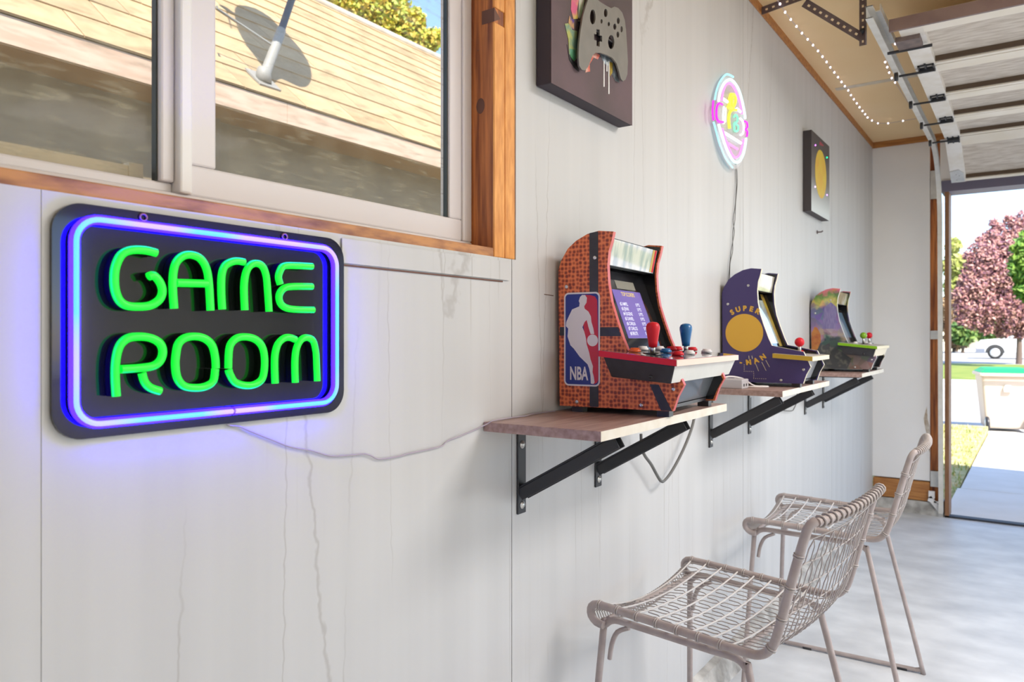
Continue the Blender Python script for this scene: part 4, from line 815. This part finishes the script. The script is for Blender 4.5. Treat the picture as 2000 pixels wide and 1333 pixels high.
    o = lip.obj('front_lip_weave', M_WIR, T); o['kind'] = 'stuff'
    return T
def copy_tree(o, parent=None):
    c = o.copy(); COL.objects.link(c); c.parent = parent
    for ch in list(o.children): copy_tree(ch, c)
    return c
s1 = make_stool('greige woven wire stool nearest the camera, in front of the first shelf')
s2 = copy_tree(s1); s2['label'] = 'greige woven wire stool farther back, nearer the garage door'
s1.location = (.290, 1.640, 0); s1.rotation_euler.z = math.radians(-6)
s2.location = (.305, 2.615, 0); s2.rotation_euler.z = math.radians(2)

# =================================================================================== OUTSIDE, THROUGH THE WINDOW
NH = thing('neighbour_house', 'neighbouring house with tan shingled roof and pale fascia seen through the window', 'house', (-3.3, 3, -.15))
def nb(p): return (p[0] + 3.3, p[1] - 3, p[2] + .15)
XE, ZE, PIT = -3.0, 2.638, .85
XRG = -5.58; ZRG = ZE + PIT * (XE - XRG)
M_SHG = pm('tan_shingle', (.37, .255, .14), .9, var=(.43, .31, .18), scale=9, bump=.25, bscale=60, rnd=.13)
rb = MB().prism([(XE, ZE - .03), (XE, ZE - .01), (XRG, ZRG - .01), (XRG - 2.6, ZE - .01), (XRG - 2.6, ZE - .03)], -1.5, 14, lambda a, b, h: nb((a, h, b)))
RO = rb.obj('roof', pm('roof_deck', (.36, .26, .15), .9), NH)
EXP = .30; ang = math.atan(PIT); ux, uz = -math.cos(ang), math.sin(ang)
sh = MB(); SWd = .46
sh.hexa([(0, 0, 0), (-.02, 0, 0), (-.02, SWd - .006, 0), (0, SWd - .006, 0), (0, 0, .01), (-.02, 0, .01), (-.02, SWd - .006, .01), (0, SWd - .006, .01)])
sh = MB(); L_ = EXP + .02
P_ = lambda s, y, h: (ux * s + h * math.sin(ang), y, uz * s + h * math.cos(ang))
sh.hexa([P_(0, 0, 0), P_(0, SWd - .006, 0), P_(L_, SWd - .006, -.004), P_(L_, 0, -.004), P_(0, 0, .012), P_(0, SWd - .006, .012), P_(L_, SWd - .006, .003), P_(L_, 0, .003)])
t_ = sh.obj('tmp', M_SHG); shm = t_.data; bpy.data.objects.remove(t_); shm.name = 'shingle'
far = MB(); nsh = 0
rows = int((XE - XRG) / math.cos(ang) / EXP)
def seen(p):
    q = Vector(p) - CAM; d = q.dot(FV)
    if d < .1: return False
    u = 1000 + FPX * q.dot(RV) / d; v = HY - FPX * q.z / d; return -90 < u < 905 and -40 < v < 330
for r in range(rows + 1):
    s0 = r * EXP - .015; y = -1.4 + (r % 2) * SWd * .5 + random.uniform(-.05, .05)
    while y < 13.5:
        w_ = (XE + ux * s0, y, ZE + uz * s0 + random.uniform(0, .003))
        if seen((w_[0], y + .18, w_[2] + .1)): link('shingle', shm, RO, nb(w_)); nsh += 1
        else: far.add([Vector(nb(w_)) + v.co for v in shm.vertices], [list(p.vertices) for p in shm.polygons])
        y += SWd
print('shingles', nsh)
o = far.obj('shingle_field', M_SHG, RO); o['kind'] = 'stuff'
MB().tube([nb((XRG, -1.5, ZRG + .01)), nb((XRG, 14, ZRG + .01))], .05, 8).obj('ridge_cap', pm('ridge_shingle', (.42, .36, .30), .9, var=(.5, .45, .4), scale=6), NH)
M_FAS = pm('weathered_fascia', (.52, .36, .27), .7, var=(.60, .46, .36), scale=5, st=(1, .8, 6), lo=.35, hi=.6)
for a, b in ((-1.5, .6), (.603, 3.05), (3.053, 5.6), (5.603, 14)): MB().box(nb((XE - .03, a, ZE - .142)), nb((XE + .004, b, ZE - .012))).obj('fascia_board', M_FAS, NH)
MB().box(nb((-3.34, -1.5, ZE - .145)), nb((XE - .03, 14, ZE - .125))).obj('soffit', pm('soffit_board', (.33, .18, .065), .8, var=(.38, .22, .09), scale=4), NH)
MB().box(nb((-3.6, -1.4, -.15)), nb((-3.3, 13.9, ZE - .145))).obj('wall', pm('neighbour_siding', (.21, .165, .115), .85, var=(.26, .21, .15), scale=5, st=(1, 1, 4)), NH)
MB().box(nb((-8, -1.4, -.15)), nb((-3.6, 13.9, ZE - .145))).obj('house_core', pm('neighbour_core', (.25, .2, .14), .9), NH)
MB().box(nb((-3.3, 2.66, -.15)), nb((-3.24, 2.74, ZE - .146))).obj('downspout', pm('downspout_brown', (.16, .12, .08), .6), NH)
# satellite dish on the roof edge (its dish is above the view, its shadow falls on the shingles)
FT = Vector((-3.13, 2.974, 2.749 + .012))
MT = PD(568, 4, 5.02)
DI = thing('satellite_dish', 'satellite dish on a pale leaning mast on the neighbour roof', 'satellite dish', FT)
M_MAST = pm('pale_mast', (.27, .265, .25), .5); M_DISH = pm('dish_grey', (.3, .3, .3), .5)
mt = MT - FT; kn = mt * .55
MB().tube([(0, 0, .03), kn, mt * .64], [.034, .032, .030], 12).obj('mast', M_MAST, DI); MB().tube([mt * .60, mt, mt * 1.12], [.024, .024, .026], 10).obj('shaded_mast_top', pm('mast_shade_grey', (.10, .10, .11), .5), DI)  # upper mast coloured dark to stand in for the dish's shade
pl = MB().hexa([P_(-.07, -.07, .0), P_(-.07, .09, .0), P_(.13, .09, .0), P_(.13, -.07, .0), P_(-.07, -.07, .012), P_(-.07, .09, .012), P_(.13, .09, .012), P_(.13, -.07, .012)]).obj('foot_plate', M_MAST, DI)
MB().lathe([(.001, -.02), (.05, -.02), (.045, .05), (.035, .075), (.001, .075)], (0, 0, .02), 14).obj('foot_socket', M_MAST, DI)
def on_roof(u, v):
    r_ = ray(u, v); k = (ZE - PIT * (CAM.x - XE) - CAM.z) / (r_.z + PIT * r_.x); return CAM + r_ * k
Sd = on_roof(533, 96); DC = Sd + SUN * (1.0 / SUN.z) - FT
nx = (SUN + Vector((.1, -.25, -.35))).normalized()
rim = []
for a, b in cat([Vector((a, b, 0)) for a, b in ((120, 60), (150, 40), (240, 55), (330, 110), (400, 180), (480, 260), (555, 365), (585, 460), (565, 525), (515, 540), (430, 500), (360, 470), (290, 410), (225, 330), (165, 240), (128, 150))], 2, True) and [(p.x, p.y) for p in cat([Vector((a, b, 0)) for a, b in ((120, 60), (150, 40), (240, 55), (330, 110), (400, 180), (480, 260), (555, 365), (585, 460), (565, 525), (515, 540), (430, 500), (360, 470), (290, 410), (225, 330), (165, 240), (128, 150))], 2, True)]:
    q_ = on_roof(420 + a / 3.1, b / 3.1) - FT; t_ = (DC - q_).dot(nx) / SUN.dot(nx); rim.append(q_ + SUN * t_)
DC = sum(rim, Vector()) / len(rim)
dm = MB(); nR = len(rim); vs_ = []
for f_, dp in ((1.0, .0), (.8, -.03), (.5, -.055), (.2, -.066), (.2, -.074), (.5, -.063), (.8, -.038), (1.0, -.008)):
    vs_ += [DC + (p - DC) * f_ + nx * dp for p in rim]
dm.add(vs_, [(k * nR + i_, k * nR + (i_ + 1) % nR, ((k + 1) % 8) * nR + (i_ + 1) % nR, ((k + 1) % 8) * nR + i_) for k in (0, 1, 2, 4, 5, 6, 7) for i_ in range(nR)], 0, True)
dm.add(vs_, [list(range(3 * nR, 4 * nR)), list(range(4 * nR, 5 * nR))[::-1]]); dm.obj('reflector', M_DISH, DI)
MB().tube([mt * 1.05, mt * 1.12 + Vector((0, 0, .08)), DC - nx * .06], .03, 8).obj('head_bracket', pm('dark_head', (.12, .11, .11), .6), DI)
e1 = (rim[0] - DC).normalized() * -1; e2 = nx.cross(e1)
print('dish span', max((a - b).length for a in rim for b in rim), DC)
arm0 = DC - e1 * .46; lnb = DC + nx * .42 - e1 * .62
ar = MB().tube([arm0, lnb], .012, 6).obj('feed_arm', M_MAST, DI)
MB().tube([lnb + e1 * -.05, lnb + e1 * .05 + nx * -.06], .04, 8).obj('feed_horn', M_MAST, ar)
for sg_ in (-1, 1): MB().tube([DC + e2 * sg_ * .31, lnb], .006, 5).obj('stay_rod', M_MAST, DI)
MB().tube([mt * .42, Vector((-.06, -.30, .38)), Vector((.0, -.33, .36))], .009, 6).obj('cable_arm', M_MAST, DI)

def leaf_cloud(name, centers, n, size, mats, parent, flat=.6):
    mb = MB(); tot = sum(r ** 2 for *_, r in centers)
    for (cx, cy, cz, r) in centers:
        for _ in range(int(n * r * r / tot)):
            d = Vector((random.gauss(0, 1), random.gauss(0, 1), random.gauss(0, 1))).normalized() * r * (random.random() ** .45)
            p = Vector((cx, cy, cz)) + d; s = size * random.uniform(.6, 1.3)
            a = Vector((random.gauss(0, 1), random.gauss(0, 1), random.gauss(0, 1))).normalized(); b = a.orthogonal().normalized()
            mb.add([p - a * s, p - b * s * .5, p + a * s, p + b * s * .5], [(0, 1, 2, 3)], random.randrange(len(mats)))
    o = mb.obj(name, mats, parent); o['kind'] = 'stuff'; return o
LY = [pm('leaf_yellowgreen', (.50, .46, .05), .6), pm('leaf_green', (.30, .36, .04), .6), pm('leaf_amber', (.60, .42, .06), .6)]
TB = thing('garden_tree', 'yellow-green tree rising behind the neighbour roof ridge', 'tree', (-9, 10.5, -.15))
MB().tube([(0, 0, 0), (.1, 0, 3), (.0, .1, 5.5)], [.2, .16, .08], 8).obj('trunk', pm('bark', (.10, .07, .05), .9), TB)
def blobs(px, d, base):
    out = []
    for u, v, r in px:
        p = PD(u, v, d) - base; out.append((p.x, p.y, p.z, r * d / FPX))
    return out
leaf_cloud('foliage', blobs([(650, -40, 60), (700, -10, 55), (740, 20, 50), (775, 45, 42), (800, 65, 30), (760, -10, 45), (810, 40, 24), (835, 78, 26), (855, 74, 18), (600, -60, 70), (690, 20, 50)], 14, Vector((-9, 10.5, -.15))), 15000, .055, LY, TB)
gs = struct(MB().box((-60, -25, -.4), (-.14, 5.56, -.15)).obj('side_yard_ground', pm('side_ground', (.30, .24, .16), .95)))

# =================================================================================== OUTSIDE, THROUGH THE GARAGE OPENING
M_SLAB = pm('driveway_concrete', (.80, .76, .70), .8, var=(.87, .83, .78), scale=3, bump=.1, bscale=30)
DR = struct(link('driveway', None))
for (x0, x1, y0, y1, z0_, z1_) in ((.40, 5.4, 5.60, 6.72, -.012, -.03), (.42, 5.4, 6.745, 9.3, -.032, -.075), (.42, 5.4, 9.325, 11.8, -.077, -.13)):
    MB().hexa([(x0, y0, z0_ - .15), (x1, y0, z0_ - .15), (x1, y1, z1_ - .15), (x0, y1, z1_ - .15), (x0, y0, z0_), (x1, y0, z0_), (x1, y1, z1_), (x0, y1, z1_)]).obj('slab', M_SLAB, DR)
struct(MB().box((-60, 11.82, -.4), (40, 26.0, -.15)).obj('sidewalk_and_street', pm('pale_paving', (.56, .55, .53), .85, var=(.62, .61, .59), scale=2)))
struct(MB().box((-60, 40.5, -.42), (60, 75, -.17)).obj('far_street', pm('pale_street', (.48, .46, .44), .85)))
struct(MB().box((-60, 5.57, -.4), (.40, 11.82, -.06)).obj('front_yard', pm('dry_grass_soil', (.66, .55, .30), .95, var=(.34, .38, .12), scale=9, bump=.4, bscale=60)))
struct(MB().box((-40, 26, -.4), (50, 40.5, -.13)).obj('far_lawn', pm('lawn_soil', (.16, .23, .03), .95, var=(.24, .28, .05), scale=1.3)))
gb = MB()
for _ in range(5200):
    x, y = random.uniform(-1.4, .40), random.uniform(5.65, 11.6); hgt = random.uniform(.02, .055); a = random.uniform(0, 6.28); dx, dy = .006 * math.cos(a), .006 * math.sin(a); lx, ly = random.uniform(-.02, .02), random.uniform(-.02, .02)
    gb.add([(x - dx, y - dy, -.061), (x + dx, y + dy, -.061), (x + lx, y + ly, -.06 + hgt)], [(0, 1, 2)], random.randrange(2))
o = gb.obj('grass_blades', [pm('straw_blade', (.70, .58, .30), .8), pm('green_blade', (.30, .36, .09), .8)]); o['kind'] = 'stuff'; tag(o, 'dry and green grass beside the driveway slab', 'grass')
# wheelie bin
BN = thing('wheeled_bin', 'pale tan wheeled bin with green lid standing on the sunny driveway', 'bin', (.56, 12.35, -.15), math.radians(10))
M_BIN = pm('tan_bin', (.60, .50, .42), .5); M_LID = pm('green_lid', (.015, .42, .13), .5)
bw, bdp = .30, .33
bn = MB().hexa([(-bw * .8, -bdp * .72, .04), (bw * .8, -bdp * .72, .04), (bw * .8, bdp * .72, .04), (-bw * .8, bdp * .72, .04), (-bw, -bdp, .76), (bw, -bdp, .76), (bw, bdp, .76), (-bw, bdp, .76)])
bevel(bn.obj('body', M_BIN, BN), .03, 3)
bevel(MB().box((-bw - .03, -bdp - .03, .755), (bw + .03, bdp + .03, .80)).obj('rim', M_BIN, BN), .012)
bevel(MB().hexa([(-bw - .02, -bdp - .03, .802), (bw + .02, -bdp - .03, .802), (bw + .02, bdp + .03, .802), (-bw - .02, bdp + .03, .802), (-bw * .8, -bdp * .8, .855), (bw * .8, -bdp * .8, .855), (bw * .8, bdp * .8, .865), (-bw * .8, bdp * .8, .865)]).obj('lid', M_LID, BN), .012)
MB().tube([(-bw - .01, -bdp - .06, .77), (bw + .01, -bdp - .06, .77)], .016, 8).obj('handle', M_BIN, BN)
MB().prism([(-.045, .55), (.045, .55), (.05, .60), (.03, .64), (-.03, .64), (-.05, .60)], -bdp - .008, -bdp + .01, lambda a, b, h: (a, h, b)).obj('emblem', pm('white_emblem', (.8, .78, .75), .6), BN)
for x in (-bw * .8 - .01, bw * .8 - .03):
    wh = MB().lathe([(.001, 0), (.09, 0), (.10, .01), (.10, .035), (.09, .045), (.001, .045)], (x, -bdp * .72 - .02, .10), 18, M=Matrix.Rotation(math.pi / 2, 3, 'Y')).obj('wheel', M_BLKP, BN)
    MB().lathe([(.001, -.002), (.06, -.002), (.06, .048), (.001, .048)], (x, -bdp * .72 - .02, .10), 12, M=Matrix.Rotation(math.pi / 2, 3, 'Y')).obj('hub', M_GALV, wh)
# second wheel turned to the street side
# parked car
CR = thing('parked_car', 'white car parked across the street behind the plum tree', 'car', (.7, 52.0, -.17))
M_CAR = pm('white_car_paint', (.78, .78, .78), .25, coat=.6); M_TYRE = pm('tyre', (.03, .03, .03), .8); M_CGL = pm('car_glass', (.05, .07, .09), .05, coat=1)
sidep = [(-2.35, .38), (-2.42, .62), (-2.36, .92), (-2.2, 1.10), (-1.0, 1.22), (-.25, 1.72), (1.4, 1.76), (2.2, 1.25), (2.35, .9), (2.3, .38)]
body = MB().prism(sidep, -.9, .9, lambda a, b, h: (a, h, b)); bevel(body.obj('body', M_CAR, CR), .08, 3)
MB().prism([(-.85, 1.22), (-.2, 1.64), (.55, 1.66), (.55, 1.22)], -.915, -.90, lambda a, b, h: (a, h, b)).obj('side_window', M_CGL, CR)
MB().prism([(.62, 1.22), (.62, 1.66), (1.3, 1.66), (1.75, 1.25)], -.915, -.90, lambda a, b, h: (a, h, b)).obj('side_window', M_CGL, CR)
MB().box((-2.46, -.88, .40), (-2.05, -.88 + .0, .62)).box((-2.46, -.91, .36), (-2.0, .91, .60)).obj('bumper', pm('bumper_grey', (.20, .22, .27), .5), CR)
MB().box((-2.43, -.92, .78), (-2.15, -.6, .95)).obj('headlight', pm('headlight', (.7, .75, .8), .1, coat=1), CR)
for sx in (-1.5, 1.45):
    for sy in (-.93, .75):
        wl_ = MB().lathe([(.001, 0), (.33, 0), (.37, .03), (.37, .17), (.33, .2), (.001, .2)], (sx, sy, .37), 24, M=Matrix.Rotation(-math.pi / 2, 3, 'X')).obj('wheel', M_TYRE, CR)
        MB().lathe([(.001, -.012), (.24, -.012), (.26, .01), (.001, .02)], (sx, sy, .37), 18, M=Matrix.Rotation(-math.pi / 2, 3, 'X')).obj('rim', M_GALV, wl_)
    MB().prism([(sx + .47 * math.cos(a), .37 + .47 * math.sin(a)) for a in [math.pi * i / 12 for i in range(13)]], -.912, -.90, lambda a, b, h: (a, h, b)).obj('wheel_arch', pm('arch_dark_plastic', (.05, .05, .05), .8), CR)  # dark half-disc plate around the wheel
MB().box((-.75, -1.05, 1.22), (-.55, -.9, 1.38)).obj('mirror', M_CAR, CR)
# trees and hedge
PB = PD(1990, 705, 34); PB.z = -.13
PT = thing('plum_tree', 'purple-leaved plum tree on the lawn outside the garage', 'tree', PB)
MB().tube([(0, 0, 0), (.02, 0, .9), (.0, .1, 1.6)], [.13, .11, .09], 8).obj('trunk', pm('plum_bark', (.16, .11, .09), .9), PT)
br = MB()
for u, v in ((1950, 560), (1985, 480), (1910, 600), (2030, 540), (1930, 500)):
    p = PD(u, v, 34) - PB; br.tube([(0, .05, 1.3), (p.x * .5, p.y * .5, 1.3 + (p.z - 1.3) * .55), p], [.07, .045, .015], 6)
br.obj('branches', MATS['plum_bark'], PT)
LPm = [pm('plum_leaf', (.42, .19, .19), .55), pm('plum_leaf_light', (.58, .32, .28), .55), pm('plum_leaf_dark', (.20, .09, .13), .55)]
leaf_cloud('foliage', blobs([(1905, 560, 33), (1925, 600, 36), (1945, 540, 40), (1960, 490, 32), (1985, 470, 36), (1985, 540, 50), (1970, 600, 46), (1890, 600, 26), (2015, 500, 50), (2030, 570, 55), (1918, 500, 30), (2010, 440, 34), (1935, 462, 16), (1905, 530, 26), (1950, 445, 12), (1890, 500, 10), (1995, 625, 30), (1900, 628, 18), (1875, 575, 16), (1880, 625, 14), (1925, 640, 16), (1960, 645, 18), (1990, 650, 14), (1940, 435, 9), (1972, 430, 12), (1915, 470, 10), (1885, 545, 12)], 34, PB), 36000, .085, LPm, PT)
def bush(name, lab, d, px, cols, n, size, cat_='tree', base=None):
    b = PD(*px[0][:2], d); b.z = -.15; T = thing(name, lab, cat_, b)
    MB().tube([(0, 0, 0), (.05, 0, .6), (0, .05, 1.2)], [.12, .1, .05], 7).obj('trunk', MATS['bark'], T); leaf_cloud('foliage', blobs(px, d, b), n, size, cols, T)
LG = [pm('fresh_leaf', (.10, .22, .03), .6), pm('fresh_leaf_light', (.20, .32, .05), .6)]
bush('green_tree', 'bright green tree at the right edge of the garage opening', 30, [(2010, 520, 36), (2005, 490, 26), (2020, 560, 36), (2030, 480, 40)], LG, 3500, .15)
bush('hedge_shrub', 'low green shrubs behind the parked car', 58, [(1880, 650, 24), (1900, 640, 20), (1925, 645, 22), (1950, 640, 24), (1980, 640, 26), (2010, 640, 28)], [pm('shrub_leaf', (.07, .15, .03), .6), pm('shrub_leaf_light', (.16, .24, .05), .6)], 5000, .28, 'shrub')
bush('pale_tree', 'pale yellow-green tree behind the plum tree beside the opening frame', 62, [(1868, 520, 24), (1875, 560, 28), (1862, 480, 14), (1885, 600, 22)], [pm('pale_leaf', (.32, .36, .08), .6), pm('pale_leaf2', (.42, .42, .14), .6)], 4500, .3)
bush('amber_shrub', 'amber and brown shrub at the left edge of the garage opening', 60, [(1862, 630, 24), (1870, 660, 22), (1855, 600, 22), (1880, 640, 16)], [pm('amber_leaf', (.36, .22, .10), .7), pm('amber_leaf2', (.50, .38, .24), .7), pm('amber_leaf3', (.16, .10, .06), .7)], 4500, .28, 'shrub')
FH = thing('far_house', 'cream house across the street mostly hidden by trees', 'house', (8, 90, -.17))
MB().box((-14, 0, 0), (14, 8, 2.9)).obj('wall', pm('cream_siding', (.58, .50, .40), .8), FH)
MB().prism([(-14.6, 2.9), (14.6, 2.9), (12, 4.6), (-12, 4.6)], -.6, 8.6, lambda a, b, h: (a, h, b)).obj('roof', pm('far_roof', (.30, .25, .21), .9), FH)
for x in (-11, -6, 1, 7):
    f = MB().box((x, -.06, .9), (x + 1.8, 0, 2.2)).obj('window', M_VINYL2, FH); MB().box((x + .1, -.075, 1.0), (x + 1.7, -.06, 2.1)).obj('pane', M_CGL, f)
